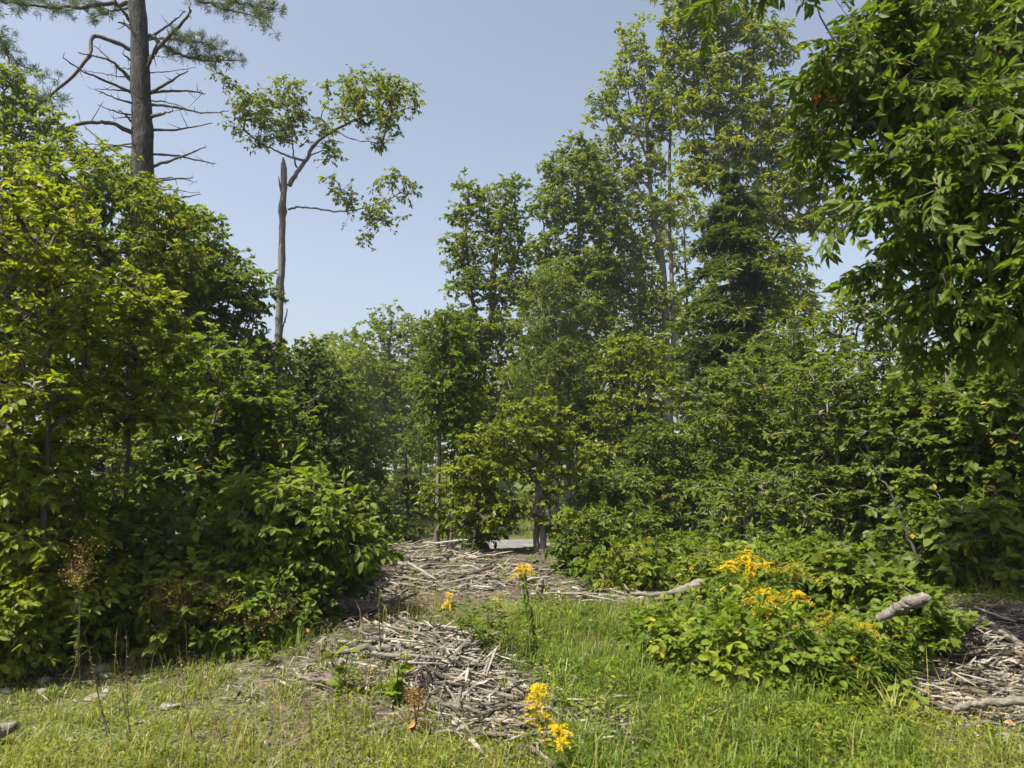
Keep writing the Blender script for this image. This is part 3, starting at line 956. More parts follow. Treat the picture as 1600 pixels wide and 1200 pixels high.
# ------------------------------------------------------------------ conifers with flat drooping sprays
def conifer(name, label, cat, d, px, top, prof, r0, nb, mat='conifer', nsize=.09, droop=.35, per=26, group=None, bark='dark'):
    bx = (px - 800) / F * d
    base = np.array([bx, d, float(zg(bx, d)) - .03])
    apex = Q(px, top, d)
    root = tag(empty(name, base), label, cat, group)
    path = smooth_path([base, base * .5 + apex * .5 + np.array([.06, 0, 0]), apex], 22, .015)
    tb = MB()
    trunk_mesh(tb, path, r0, .012, 8)
    tb.build('trunk', [B[bark]], root, smooth=True)
    mb = MB()
    ys = np.array([p[0] for p in prof], float)
    ws = np.array([p[1] for p in prof], float)
    posA, dirA, nrmA, tnA = [], [], [], []
    pyr = top + (prof[-1][0] - top) * rng.random(nb) ** .85
    for k, py in enumerate(pyr):
        p0 = Q(px, py, d)
        t = np.clip((p0[2] - base[2]) / (apex[2] - base[2]), 0, .98)
        p0 = path[int(t * 21)] + (path[min(int(t * 21) + 1, 21)] - path[int(t * 21)]) * (t * 21 % 1)
        ln = np.interp(py, ys, ws) * d / F * rng.uniform(.35, 1.18)
        dp = droop * rng.uniform(.35, 1.5)
        if ln < .05: continue
        a = k * 2.39996 + rng.normal(0, .4)
        h = np.array([math.cos(a), math.sin(a), rng.normal(0, .16)])
        s = np.linspace(0, 1, 7)[:, None]
        bp = p0 + h * ln * s + np.array([0, 0, 1]) * (ln * (.22 * s - dp * 1.3 * s * s))
        bp += rng.normal(0, .012 * ln, bp.shape)
        mb.tube(bp, np.linspace(.012 + .010 * ln, .003, 7), 4, .5, 1, cap=False)
        nt_ = int(per * ln / 1.0) + 6
        # twiglets in the plane of the bough, each a little fan of needles
        u = rng.uniform(.03, 1, nt_)
        q = p0 + h * (ln * u)[:, None] + np.array([0, 0, 1]) * (ln * (.22 * u - dp * 1.3 * u * u))[:, None]
        sd = np.cross(h, [0, 0, 1])
        sgn = rng.choice([-1, 1], nt_)
        tl = ln * .38 * (1.05 - u) + .10
        m_ = 9
        v = rng.random((nt_, m_)) * 1.0
        dirs = (h * .75)[None] + sd[None] * sgn[:, None] + np.stack([np.zeros(nt_), np.zeros(nt_), rng.normal(-.3, .3, nt_)], 1)
        dirs /= np.linalg.norm(dirs, axis=1)[:, None]
        pp = q[:, None] + dirs[:, None] * (tl[:, None] * v)[:, :, None]
        pp[:, :, 2] -= .25 * (tl[:, None] * v) ** 2
        dd_ = dirs[:, None] + rng.normal(0, .55, (nt_, m_, 3)) * np.array([1, 1, .5])
        posA.append(pp.reshape(-1, 3))
        dirA.append(dd_.reshape(-1, 3))
        nrmA.append(np.array([0, 0, 1.0]) + rng.normal(0, .35, (nt_ * m_, 3)))
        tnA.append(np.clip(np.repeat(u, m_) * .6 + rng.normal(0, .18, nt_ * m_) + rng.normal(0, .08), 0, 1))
    pos = np.concatenate(posA)
    size = nsize * rng.uniform(.6, 1.3, len(pos))
    M = frames(np.concatenate(dirA), np.concatenate(nrmA), size)
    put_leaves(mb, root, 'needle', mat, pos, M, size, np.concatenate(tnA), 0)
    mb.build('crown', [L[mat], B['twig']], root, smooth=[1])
    return root


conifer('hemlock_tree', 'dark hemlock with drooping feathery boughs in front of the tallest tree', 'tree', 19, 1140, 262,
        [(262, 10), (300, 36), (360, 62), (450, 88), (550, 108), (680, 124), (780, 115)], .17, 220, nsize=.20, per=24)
conifer('spruce_tree', 'small dark spruce standing left of the slender bare trunk', 'tree', 16, 634, 690,
        [(690, 4), (740, 18), (800, 34), (870, 40)], .06, 70, nsize=.085, per=34)
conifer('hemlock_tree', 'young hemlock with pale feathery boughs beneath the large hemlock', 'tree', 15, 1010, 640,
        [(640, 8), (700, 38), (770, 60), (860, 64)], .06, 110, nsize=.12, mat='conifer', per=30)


# ------------------------------------------------------------------ white pine, left
def white_pine():
    d = 14.0
    base = np.array([(222 - 800) / F * d, d, float(zg(-7.3, d)) - .05])
    root = tag(empty('white_pine', base), 'tall white pine with rough dark trunk and many dead broken branches', 'tree')
    path = smooth_path([base, Q(223, 300, d), Q(221, 180, d), Q(218, 60, d), Q(213, -60, d), Q(212, -330, d)], 40, .01)
    tb = MB()
    trunk_mesh(tb, path, .24, .13, 16, rough=.05)
    trunk_o = tb.build('trunk', [B['pine']], root, smooth=True)

    def branch(pts, r, nm='dead_branch', dd=0.0, spurs=2):
        # pts in photo pixels, from the trunk outwards; dd bends the far end towards or away from the camera
        k = len(pts)
        w_ = [Q(p[0], p[1], d + dd * i / (k - 1)) for i, p in enumerate(pts)]
        pp = smooth_path(w_, 4 * k, .007)
        mb = MB()
        r *= .68
        mb.tube(pp, np.linspace(r * 1.25, r * .35, len(pp)) * (1 + rng.normal(0, .06, len(pp))), 6, .5, 0, .07)
        for _ in range(spurs + 3):
            i = rng.integers(len(pp) // 3, len(pp))
            v = rng.normal(0, 1, 3) * rng.uniform(.4, 1.3)
            mb.tube(np.stack([pp[i], pp[i] + v * .06, pp[i] + v * .11 + [0, 0, .02]]), [r * .35, r * .25, r * .12], 4, .5, 0)
        mb.build(nm, [B['stick']], trunk_o, smooth=True, base=root)
        return pp

    branch([(205, 78), (175, 64), (145, 58), (138, 90), (95, 135), (50, 170), (0, 190), (-40, 205)], .055, dd=-1.2)
    branch([(207, 125), (185, 105), (165, 92), (122, 82)], .045, dd=-.6)
    branch([(206, 128), (180, 100), (148, 72)], .035, dd=.5)
    branch([(206, 145), (170, 128), (130, 112), (98, 90)], .040, dd=-.9)
    branch([(206, 122), (170, 117), (133, 110)], .018, dd=.7)
    branch([(207, 162), (178, 152), (150, 141)], .030, dd=-.3)
    branch([(208, 193), (196, 180), (184, 171)], .030, dd=-.3, spurs=0)
    branch([(207, 208), (175, 193), (140, 192), (80, 205), (0, 225), (-40, 232)], .055, dd=-1.5)
    branch([(206, 258), (165, 225), (130, 195), (120, 172)], .030, dd=.8)
    branch([(205, 34), (190, 15), (176, -5)], .05, dd=-.4)
    branch([(205, 45), (195, 38), (184, 35)], .05, spurs=1)
    branch([(205, 94), (197, 88), (191, 84)], .03, spurs=0)
    branch([(228, 62), (262, 40), (290, 18)], .04, dd=.6, spurs=4)
    branch([(230, 100), (250, 72), (282, 38), (297, 20), (295, 11)], .06, dd=-.5)
    branch([(230, 108), (240, 80), (248, 60)], .045, dd=-.9)
    branch([(234, 145), (262, 130), (294, 111)], .05, dd=-.4)
    branch([(234, 146), (270, 142), (305, 143), (321, 147)], .036, dd=.4, spurs=4)
    branch([(236, 163), (280, 169), (320, 177), (356, 174)], .034, dd=.2, spurs=3)
    branch([(236, 182), (255, 177), (270, 174)], .05, dd=-.5, spurs=0)
    branch([(236, 203), (280, 202), (332, 192)], .036, dd=.3)
    branch([(236, 241), (280, 244), (315, 252), (338, 256)], .030, dd=.9, spurs=3)
    branch([(236, 261), (280, 246), (322, 230)], .04, dd=-.3)
    branch([(236, 288), (265, 280), (302, 277)], .036, dd=-.3)
    branch([(240, 308), (280, 308), (314, 304)], .032, dd=.2)

    for k in range(14):
        py = rng.uniform(60, 300)
        sgn = 1 if k % 2 else -1
        x0 = 220 + sgn * 12
        ln = rng.uniform(25, 85)
        sl = rng.uniform(-.15, .3)
        branch([(x0, py), (x0 + sgn * ln * .5, py - ln * .5 * sl), (x0 + sgn * ln, py - ln * sl * 1.2 + rng.uniform(-5, 8))], rng.uniform(.014, .026), dd=rng.uniform(-1.2, 1.2), spurs=1)

    def bough(pts, r, tufts, dd=0.0, spread=.35):
        k = len(pts)
        w_ = [Q(p[0], p[1], d + dd * i / (k - 1)) for i, p in enumerate(pts)]
        pp = smooth_path(w_, 5 * k, .015)
        mb = MB()
        mb.tube(pp, np.linspace(r, .008, len(pp)), 6, .5, 1)
        i0 = len(pp) // 4
        ii = rng.integers(i0, len(pp), tufts)
        off = unit(tufts) * rng.uniform(.1, 1, (tufts, 1)) * spread
        off[:, 2] *= .55
        c = pp[ii] + off
        mb.tubes3(pp[ii], pp[ii] + off * .5 + [0, 0, .02], c, .006, .003, .5, 1)
        nn = 34
        ax = off / (np.linalg.norm(off, axis=1)[:, None] + 1e-6) + np.array([0, 0, .35])
        dr = np.repeat(ax, nn, 0) * .8 + unit(tufts * nn)
        pos = np.repeat(c, nn, 0) + rng.normal(0, .03, (tufts * nn, 3))
        size = rng.uniform(.09, .15, tufts * nn)
        Mx = frames(dr, unit(tufts * nn), size)
        tn = np.clip(np.repeat(rng.uniform(.1, .8, tufts), nn) + rng.normal(0, .15, tufts * nn), 0, 1)
        mb.leaves(tpl_diamond(.085, .004, -.06), Mx, pos, tn, 0)
        mb.build('bough', [L['pine'], B['stick']], root, smooth=[1])

    bough([(206, 5), (150, 8), (90, 12), (20, 5), (-30, 0)], .05, 75, -.9, .36)
    bough([(206, 12), (170, 18), (145, 28)], .03, 22, .5, .25)
    bough([(160, -30), (110, -10), (60, 0), (0, -8)], .03, 50, .2, .35)
    bough([(232, 55), (262, 75), (290, 88), (330, 95), (385, 92)], .045, 42, .3, .25)
    bough([(250, 60), (280, 62), (312, 66), (338, 76)], .03, 46, -.2, .27)
    bough([(225, -60), (270, -30), (310, 0), (345, 10), (395, 25), (425, 45)], .045, 60, -.5, .28)
    bough([(330, 5), (370, 5), (405, 10), (432, 14)], .025, 40, -.2, .22)
    bough([(0, 60), (25, 95), (70, 118), (92, 125)], .02, 14, -.9, .18)
    bough([(-30, 20), (0, 60), (15, 95), (8, 130)], .03, 36, -.8, .3)
    bough([(-40, 205), (0, 185), (40, 165), (80, 150)], .03, 46, -1.0, .28)


white_pine()


# ------------------------------------------------------------------ broken maple snag
def snag():
    d = 15.0
    bx = (432 - 800) / F * d
    base = np.array([bx, d, float(zg(bx, d)) - .05])
    root = tag(empty('broken_tree', base), 'broken topped lone tree with pale trunk and leafy side limbs against the sky', 'tree')
    path = smooth_path([base, Q(435, 560, d), Q(437, 480, d), Q(440, 400, d), Q(441, 340, d), Q(444, 280, d), Q(442, 246, d)], 40, .006)
    tb = MB()
    t = np.linspace(0, 1, 40)
    r = np.interp(t, [0, .5, .85, .95, 1], [.095, .074, .062, .048, .015]) * (1 + rng.normal(0, .03, 40))
    r[27] *= 1.35
    r[28] *= 1.2
    tb.tube(path, r, 11, .5, 0, .06)
    # splinters of the broken top
    for dx, top in ((-3, 255), (4, 262), (-6, 275)):
        tb.tube(np.stack([Q(443 + dx * .5, 300, d), Q(443 + dx, (300 + top) / 2, d), Q(443 + dx * 1.3, top, d)]), [.03, .022, .005], 4, .5, 0)
    trunk_o = tb.build('trunk', [B['snag']], root, smooth=True)
    LM = [([(452, 290), (462, 272), (478, 250), (492, 225), (520, 205), (545, 192), (580, 175)], .055, .3),
          ([(478, 252), (455, 245), (430, 235), (395, 215), (365, 180)], .03, .2),
          ([(464, 262), (458, 240), (455, 200), (445, 150)], .022, -.2),
          ([(525, 205), (555, 218), (590, 222), (618, 224)], .016, -.3),
          ([(450, 327), (470, 323), (505, 328), (540, 330), (575, 322), (620, 305), (635, 280)], .024, -.3),
          ([(436, 520), (446, 500), (448, 482)], .03, -.1)]
    nodes = []
    for pts, rr, dd in LM:
        k = len(pts)
        pp = smooth_path([Q(p[0], p[1], d + dd * i / (k - 1)) for i, p in enumerate(pts)], 5 * k, .008)
        mb = MB()
        mb.tube(pp, np.linspace(rr, rr * .35, len(pp)), 7, .5, 0, .04)
        mb.build('limb', [B['grey']], trunk_o, smooth=True, base=root)
        if rr != .03 or pts[0][0] != 436: nodes.append(pp[len(pp) // 3:])
    env = [(437, 140, 20, 30), (412, 165, 36, 34), (385, 175, 36, 36), (355, 125, 22, 18), (430, 190, 50, 34), (400, 210, 36, 20), (465, 165, 30, 34), (455, 210, 30, 20), (340, 100, 14, 10),
           (550, 130, 28, 30), (545, 165, 40, 30), (600, 140, 48, 30), (630, 150, 30, 34), (585, 180, 44, 26), (610, 195, 30, 14), (508, 195, 26, 16), (515, 220, 20, 12), (520, 240, 16, 10), (595, 222, 26, 8), (512, 130, 10, 10),
           (520, 295, 16, 22), (545, 310, 24, 12), (580, 325, 34, 22), (605, 345, 26, 18), (575, 350, 22, 20), (615, 285, 20, 16), (636, 290, 12, 20), (570, 375, 10, 8)]
    cl = env_points(env, d, 260, .14, .55, .5)
    mb = MB()
    crown(mb, root, np.concatenate(nodes), None if False else np.ones(sum(len(x) for x in nodes)), cl, .26, 6, 7, 'diamond', 'yellow', .074, tint=(.25, .8), nz=.6, facing=1.0, flat=.9, branch_r=.006, twig_r=.003, droop=.4)
    mb.build('crown', [L['yellow'], B['twig']], root, smooth=[1])


snag()

# ================================================================== left thicket
GL = 'trees and shrubs of the left thicket'
tree('cherry_tree', 'tall leafy tree at the top of the left thicket before the pine trunk', 'tree', 9.5, [(180, 0), (175, 700), (170, 450), (150, 260)], .08,
     [(165, 262, 50, 26), (90, 255, 50, 30), (200, 300, 60, 40), (60, 290, 70, 60), (140, 310, 90, 60), (250, 340, 60, 50), (60, 380, 80, 60), (170, 400, 90, 60), (260, 420, 70, 60), (120, 480, 110, 60)],
     260, .30, 9, 10, 'diamond', 'yellow', .072, bark='dark', crown_from=.3, group=GL, tint=(.25, .8), rd=1.0)
tree('cherry_tree', 'dark leaved tree whose branch tips stand out against the sky beside the broken tree', 'tree', 10.5, [(300, 0), (300, 700), (295, 520), (280, 360)], .08,
     [(290, 340, 40, 30), (325, 345, 24, 14), (300, 390, 50, 36), (340, 390, 24, 8), (320, 440, 60, 36), (380, 432, 40, 14), (350, 480, 60, 30), (395, 450, 26, 8), (330, 540, 80, 40), (400, 540, 30, 22), (420, 560, 24, 20), (360, 600, 80, 40)],
     230, .28, 9, 10, 'diamond', 'mid', .072, bark='grey', crown_from=.3, group=GL, tint=(.25, .8), rd=.9,
     stems=[{'p': [(298, 600), (350, 540), (420, 520)], 'r': .02, 'b': False}, {'p': [(297, 520), (350, 460), (410, 445)], 'r': .018, 'b': False}])
tree('hedge_tree', 'leafy tree at the far left edge below the pine boughs', 'tree', 12, [(-10, 0), (0, 500), (10, 200)], .09,
     [(10, 130, 30, 40), (20, 190, 50, 40), (60, 200, 50, 30), (20, 250, 60, 40), (0, 330, 70, 60)], 150, .36, 9, 10, 'diamond', 'yellow', .08, bark='dark', crown_from=.4, group=GL)
tree('beech_sapling', 'bright yellow-green sapling nearest at the left edge', 'tree', 5.2, [(75, 0), (78, 620), (72, 450), (70, 300)], .022,
     [(60, 330, 60, 36), (30, 390, 60, 40), (80, 430, 60, 40), (20, 480, 60, 50), (90, 520, 60, 50), (30, 580, 70, 50), (100, 610, 50, 50), (20, 670, 60, 50)],
     120, .22, 7, 8, 'oval', 'yellow', .058, bark='dark', crown_from=.25, droop=.06, nz=.30, facing=.15, group=GL, parts=300, tint=(.4, .84), layered=.10, flat=.55, rd=.5, up=1.0)
tree('beech_sapling', 'lime green sapling with a thin dark stem and flat leaf layers', 'tree', 6.0, [(205, 0), (200, 700), (215, 560), (222, 425)], .022,
     [(222, 450, 34, 24), (200, 490, 50, 30), (245, 480, 36, 24), (180, 540, 60, 30), (240, 550, 50, 34), (200, 610, 70, 36), (150, 640, 50, 40), (250, 640, 50, 34)],
     110, .22, 7, 8, 'broad', 'yellow', .056, bark='dark', crown_from=.25, droop=.06, nz=.30, facing=.15, group=GL, parts=300, tint=(.3, .82), layered=.10, flat=.5, rd=.55, up=1.0)
tree('hazel_bush', 'broad dark hazel filling the shaded middle of the left thicket', 'bush', 8.0, [(260, 0), (262, 780), (255, 640)], .035,
     [(280, 600, 70, 50), (340, 580, 70, 50), (230, 680, 90, 60), (330, 670, 90, 60), (400, 640, 60, 60), (280, 760, 100, 60), (380, 740, 70, 60), (180, 780, 90, 70), (280, 850, 120, 60)],
     200, .30, 8, 9, 'broad', 'mid', .068, bark='dark', crown_from=.15, droop=.06, nz=.30, facing=.15, group=GL, parts=200, stem_name='stem', crown_name='foliage', layered=.14, flat=.55, rd=.9, up=1.0, tint=(.15, .7),
     stems=[[(240, 0), (225, 760), (190, 620)], [(285, 0), (320, 760), (360, 620)]])
tree('hazel_bush', 'sunlit hazel whose flat leaf sprays reach toward the wood heap', 'bush', 7.8, [(430, 0), (425, 780), (400, 640)], .03,
     [(390, 620, 50, 36), (420, 660, 50, 40), (360, 680, 50, 36), (400, 720, 60, 36), (450, 700, 40, 40), (350, 740, 50, 30), (450, 760, 50, 40)],
     130, .26, 8, 9, 'oval', 'mid', .072, bark='dark', crown_from=.15, droop=.06, nz=.30, facing=.15, group=GL, parts=200, stem_name='stem', crown_name='foliage', layered=.12, flat=.5, tint=(.2, .8), up=1.0)
tree('thicket_tree', 'shadowy tree behind the left thicket, right of the snag foot', 'tree', 14.0, [(480, 0), (482, 700), (478, 560)], .07,
     [(470, 570, 40, 40), (500, 620, 50, 50), (450, 620, 50, 50), (500, 690, 56, 50), (460, 720, 60, 60), (510, 760, 50, 50), (480, 820, 70, 40)],
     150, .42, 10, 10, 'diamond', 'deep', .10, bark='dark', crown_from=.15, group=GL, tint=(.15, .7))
tree('thicket_tree', 'leafy tree between the snag foot and the hazy gap trees', 'tree', 17.0, [(540, 0), (542, 720), (535, 600)], .07,
     [(520, 620, 44, 40), (550, 680, 40, 50), (520, 720, 50, 50), (560, 760, 40, 50), (540, 810, 50, 40)],
     100, .45, 10, 9, 'diamond', 'mid', .11, bark='dark', crown_from=.15, group=GL, tint=(.2, .7))
tree('elder_shrub', 'bright elder shrub with large divided leaves bulging over the wood heap', 'shrub', 6.6, [(450, 0), (450, 860), (440, 800)], .02,
     [(440, 765, 60, 30), (390, 790, 50, 34), (500, 790, 50, 34), (430, 820, 70, 36), (530, 820, 40, 30), (370, 850, 50, 36), (480, 860, 60, 34), (550, 850, 30, 24)],
     80, .22, 4, 4, 'elder', 'mid', .145, bark='stem', crown_from=.1, droop=.06, nz=.30, facing=.15, group=GL, parts=300, stem_name='stem', crown_name='foliage', tint=(.35, .8), rd=.55, up=1.0, odd=0,
     stems=[[(430, 0), (420, 860), (390, 800)], [(470, 0), (490, 860), (520, 810)]])
tree('round_bush', 'small round bush on the near rim of the drop', 'bush', 11, [(575, 0), (575, 850), (575, 820)], .02,
     [(575, 815, 34, 24), (560, 840, 30, 22), (590, 845, 26, 20), (570, 780, 30, 20)], 60, .22, 8, 9, 'diamond', 'mid', .075, bark='dark', crown_from=.1, stem_name='stem', crown_name='foliage', group=GL)
tree('viburnum_bush', 'low dark shrub with broad leaves at the shaded edge of the heap', 'bush', 7.6, [(500, 0), (505, 920), (500, 890)], .015,
     [(480, 880, 50, 30), (530, 890, 36, 28), (500, 920, 50, 24), (450, 900, 40, 40), (420, 930, 40, 30)], 75, .2, 6, 7, 'lobed', 'deep', .10, bark='stem', crown_from=.1, parts=200, stem_name='stem', crown_name='foliage', group=GL, tint=(.15, .6))
tree('sumac_shrub', 'yellowing divided leaf shrub in sun at the left edge', 'shrub', 5.4, [(55, 0), (60, 850), (60, 760)], .016,
     [(50, 700, 50, 30), (30, 750, 50, 36), (90, 770, 40, 30), (20, 820, 60, 40), (80, 840, 60, 34), (30, 890, 60, 40), (110, 900, 50, 30), (10, 940, 60, 30), (100, 945, 60, 22)],
     110, .21, 4, 4, 'elder', 'yellow', .115, bark='stem', crown_from=.1, droop=.06, nz=.30, facing=.15, group=GL, parts=220, stem_name='stem', crown_name='foliage', tint=(.3, .84), odd=.05, rd=.45, up=1.0)
tree('dogwood_shrub', 'green shrub in half shade between yellowing shrub and brown seed heads', 'shrub', 6.1, [(180, 0), (180, 860), (175, 800)], .016,
     [(150, 800, 60, 40), (210, 820, 60, 40), (130, 870, 60, 40), (210, 890, 60, 34), (270, 870, 50, 40), (170, 930, 70, 26)],
     100, .21, 6, 6, 'broad', 'mid', .07, bark='stem', crown_from=.1, droop=.06, nz=.30, facing=.15, group=GL, parts=220, stem_name='stem', crown_name='foliage', up=1.0, tint=(.1, .7), rd=.45, odd=.02)
tree('dogwood_shrub', 'low shrub at the foot of the bright elder shrub', 'shrub', 6.2, [(360, 0), (360, 900), (355, 860)], .014,
     [(330, 870, 50, 36), (390, 890, 50, 36), (300, 900, 50, 30), (350, 930, 60, 26), (420, 920, 40, 34)],
     80, .19, 6, 6, 'broad', 'mid', .068, bark='stem', crown_from=.1, droop=.06, nz=.30, facing=.15, group=GL, parts=160, stem_name='stem', crown_name='foliage', up=1.0, tint=(.05, .6), rd=.4)
for px, top, hw, d, tk, mat, sz, lab in [(30, 880, 60, 5.2, 'elder', 'yellow', .105, 'yellow-green low shrub at the left border above the patchy grass'), (120, 900, 55, 5.5, 'broad', 'mid', .062, 'low green shrub left of the pale flat stone'),
                                     (210, 900, 60, 5.9, 'elder', 'mid', .11, 'low shrub with divided leaves behind the pale flat stone'), (300, 880, 60, 5.8, 'broad', 'yellow', .062, 'low shrub behind the tall grass tuft'),
                                     (390, 890, 60, 5.9, 'bramble', 'herb', .10, 'low bramble at the foot of the left thicket'), (470, 900, 50, 6.3, 'broad', 'mid', .06, 'low shrub beside the shaded debris'), (-40, 860, 60, 5.6, 'broad', 'mid', .07, 'low shrub cut by the left border')]:
    bot = HOR + EYE / d * F
    h = bot - top
    tree('foot_shrub', lab, 'shrub', d, [(px, 0), (px, bot - h * .4), (px - 4, top + h * .3)], .009,
         [(px, top + h * .2, hw * .7, h * .2), (px - hw * .4, top + h * .45, hw * .7, h * .25), (px + hw * .4, top + h * .45, hw * .7, h * .25), (px, top + h * .75, hw * 1.1, h * .24)],
         64, .17, 5, 4 if tk in ('elder', 'bramble') else 7, tk, mat, sz, bark='stem', crown_from=.1, group=GL, parts=160, stem_name='stem', crown_name='foliage', tint=(.15, .8), rd=.4, up=.9, droop=.06, nz=.35, facing=.3, shoots=.25)
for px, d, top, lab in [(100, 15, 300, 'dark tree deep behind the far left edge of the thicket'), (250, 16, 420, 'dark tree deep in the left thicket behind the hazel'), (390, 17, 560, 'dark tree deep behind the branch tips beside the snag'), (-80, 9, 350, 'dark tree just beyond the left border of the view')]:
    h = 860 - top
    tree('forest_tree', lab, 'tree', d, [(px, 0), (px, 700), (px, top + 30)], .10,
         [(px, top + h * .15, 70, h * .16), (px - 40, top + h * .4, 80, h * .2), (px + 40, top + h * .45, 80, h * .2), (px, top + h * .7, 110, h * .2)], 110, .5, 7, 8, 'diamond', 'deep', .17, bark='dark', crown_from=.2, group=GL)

# ================================================================== right thicket
GR = 'saplings of the right thicket'
for px, top, hw, d, mat, lab, tk, sz, pts in [
    (1160, 560, 70, 9.5, 'mid', 'leafy sapling at the inner edge of the right thicket, under the hemlock', 'oval', .08, 150),
    (1230, 480, 80, 10.5, 'mid', 'tall sapling with yellow flecks between hemlock and drooping ash branch', 'oval', .08, 60),
    (1300, 540, 70, 8.6, 'mid', 'dense dark sapling behind the bramble mound', 'oval', .075, 220),
    (1350, 410, 90, 10.5, 'yellow', 'olive green tree under the drooping ash branch', 'oval', .08, 60),
    (1420, 590, 80, 8.0, 'mid', 'broad leaved sapling beside the leaning bare pole', 'broad', .09, 220),
    (1500, 460, 90, 9.5, 'yellow', 'sapling with slight autumn tint under the ash branch at the right', 'oval', .09, 120),
    (1575, 540, 80, 7.2, 'mid', 'tall thin stemmed sapling at the right border', 'broad', .10, 260),
    (1510, 780, 70, 6.8, 'mid', 'low leafy sapling over the brushwood at the right', 'broad', .10, 260),
    (1190, 730, 60, 8.2, 'mid', 'sunlit sapling behind the goldenrod clump', 'oval', .075, 200),
]:
    bot = HOR + EYE / d * F
    h = bot - top
    tree('thicket_sapling', lab, 'tree', d, [(px + 8, 0), (px + 5, bot - h * .5), (px, top + 20)], .028,
         [(px, top + h * .12, hw * .6, h * .12), (px - hw * .4, top + h * .3, hw * .7, h * .16), (px + hw * .4, top + h * .32, hw * .7, h * .16), (px, top + h * .5, hw, h * .16), (px - hw * .5, top + h * .62, hw * .6, h * .12), (px + hw * .5, top + h * .70, hw * .5, h * .12)],
         150, .26, 8, 9, tk if d < 8.4 else 'diamond', mat, sz * .82, bark='pale', crown_from=.15, shoots=.26, droop=.1, up=.8, nz=.38, group=GR, parts=pts, tint=(.12, .75), odd=.012, layered=.13, flat=.55, facing=.3,
         stems=[[(px - 18, 0), (px - 10, bot - h * .4), (px - 25, top + h * .3)], [(px + 30, 0), (px + 26, bot - h * .4), (px + 30, top + h * .35)]], rd=.7)
for px, d, top, lab in [(1270, 15, 560, 'dark tree deep in the right thicket behind the dense sapling'), (1440, 16, 600, 'dark tree deep in the right thicket behind the leaning pole'), (1580, 14, 560, 'dark tree deep behind the right border saplings'), (1680, 9, 400, 'dark tree just beyond the right border of the view')]:
    h = 880 - top
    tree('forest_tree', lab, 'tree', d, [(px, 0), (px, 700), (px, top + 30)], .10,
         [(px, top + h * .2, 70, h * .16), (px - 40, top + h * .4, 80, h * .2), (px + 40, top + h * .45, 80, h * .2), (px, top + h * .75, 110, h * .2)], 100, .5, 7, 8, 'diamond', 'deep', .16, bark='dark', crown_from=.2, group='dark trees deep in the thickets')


# ------------------------------------------------------------------ drooping ash over the right side
tree('ash_branch_tree', 'near ash with drooping branches of large leaves across the upper right corner', 'tree', 5.0,
     [(1484, 0, 8.6), (1484, 600, 8.6), (1484, 300, 8.5), (1480, 50, 8.4), (1478, -150, 8.3)], .065,
     [(1340, 95, 40, 22), (1370, 50, 40, 34), (1380, 95, 60, 36), (1400, 30, 70, 40), (1490, 30, 70, 50, .6), (1570, 60, 60, 60, .3), (1400, 165, 60, 30, -.2), (1470, 130, 60, 40), (1410, 265, 40, 24, -.5),
      (1450, 230, 60, 36, -.4), (1520, 190, 60, 40), (1590, 200, 50, 60, -.6), (1550, 280, 60, 40, -.7), (1430, 320, 40, 20, -.5), (1500, 340, 50, 30, -.4), (1570, 370, 60, 50, -.6), (1480, 410, 36, 24, -.4), (1530, 440, 40, 34, -.5), (1595, 460, 40, 50, -.6), (1540, 490, 30, 20, -.3), (1340, 330, 34, 16, -.3), (1400, 395, 40, 20, -.3), (1500, 520, 40, 16, -.3), (1590, 520, 40, 20, -.4), (1210, -30, 60, 10, -.1), (1245, 120, 26, 14), (1290, 112, 34, 16), (1310, 190, 36, 22), (1440, 470, 50, 24, -.3), (1390, 60, 50, 40), (1390, 130, 50, 30), (1440, 290, 50, 30)],
     205, .20, 4, 4, 'ash', 'mid', .175, bark='grey', crown_from=.3, parts=300, tint=(.0, .66), odd=.004, rd=.55, droop=.22, up=.9, facing=0, branch_r=.005,
     stems=[{'p': [(1484, 200, 8.4), (1450, 60, 5.8), (1360, 85, 5.2), (1290, 104, 5.1)], 'r': .02, 'b': False}, {'p': [(1486, 330, 8.2), (1640, 320, 4.6), (1500, 303, 4.5), (1430, 290, 4.4)], 'r': .016, 'b': False}])


# ------------------------------------------------------------------ bramble mound, goldenrod
GB = 'brambles of the mound at the right'
for px, top, hw, d, tk, lab in [
    (1065, 968, 44, 5.2, 'bramble', 'low bright bramble at the inner end of the mound'),
    (1130, 960, 60, 5.0, 'bramble', 'bramble under the goldenrod clump'),
    (1230, 850, 70, 6.0, 'bramble', 'tall bramble behind the goldenrod clump'),
    (1310, 850, 70, 5.7, 'lobed', 'shrub with lobed leaves on top of the mound'),
    (1390, 890, 60, 5.5, 'lobed', 'shrub with lobed leaves beside the weathered log butt'),
    (1330, 940, 50, 5.4, 'bramble', 'shaded bramble at the front of the mound'),
    (1200, 950, 50, 5.0, 'bramble', 'bramble in the middle of the mound front'),
]:
    bot = HOR + EYE / d * F
    h = bot - top
    sz = .095 if tk == 'bramble' else .062
    tree('bramble_bush', lab, 'shrub', d, [(px, 0), (px, bot - h * .4), (px - 5, top + h * .3)], .010,
         [(px, top + h * .22, hw * .7, h * .2), (px - hw * .5, top + h * .45, hw * .7, h * .25), (px + hw * .5, top + h * .45, hw * .7, h * .25), (px, top + h * .75, hw, h * .22)],
         100, .16, 6, 5 if tk == 'bramble' else 8, tk, 'mid' if tk == 'lobed' else 'herb', sz, bark='stem', crown_from=.1, group=GB, parts=230, stem_name='stem', crown_name='foliage', tint=(.2, .82), rd=.5, up=.9, droop=.08, nz=.4, facing=.25, shoots=.42, lsd=.38)


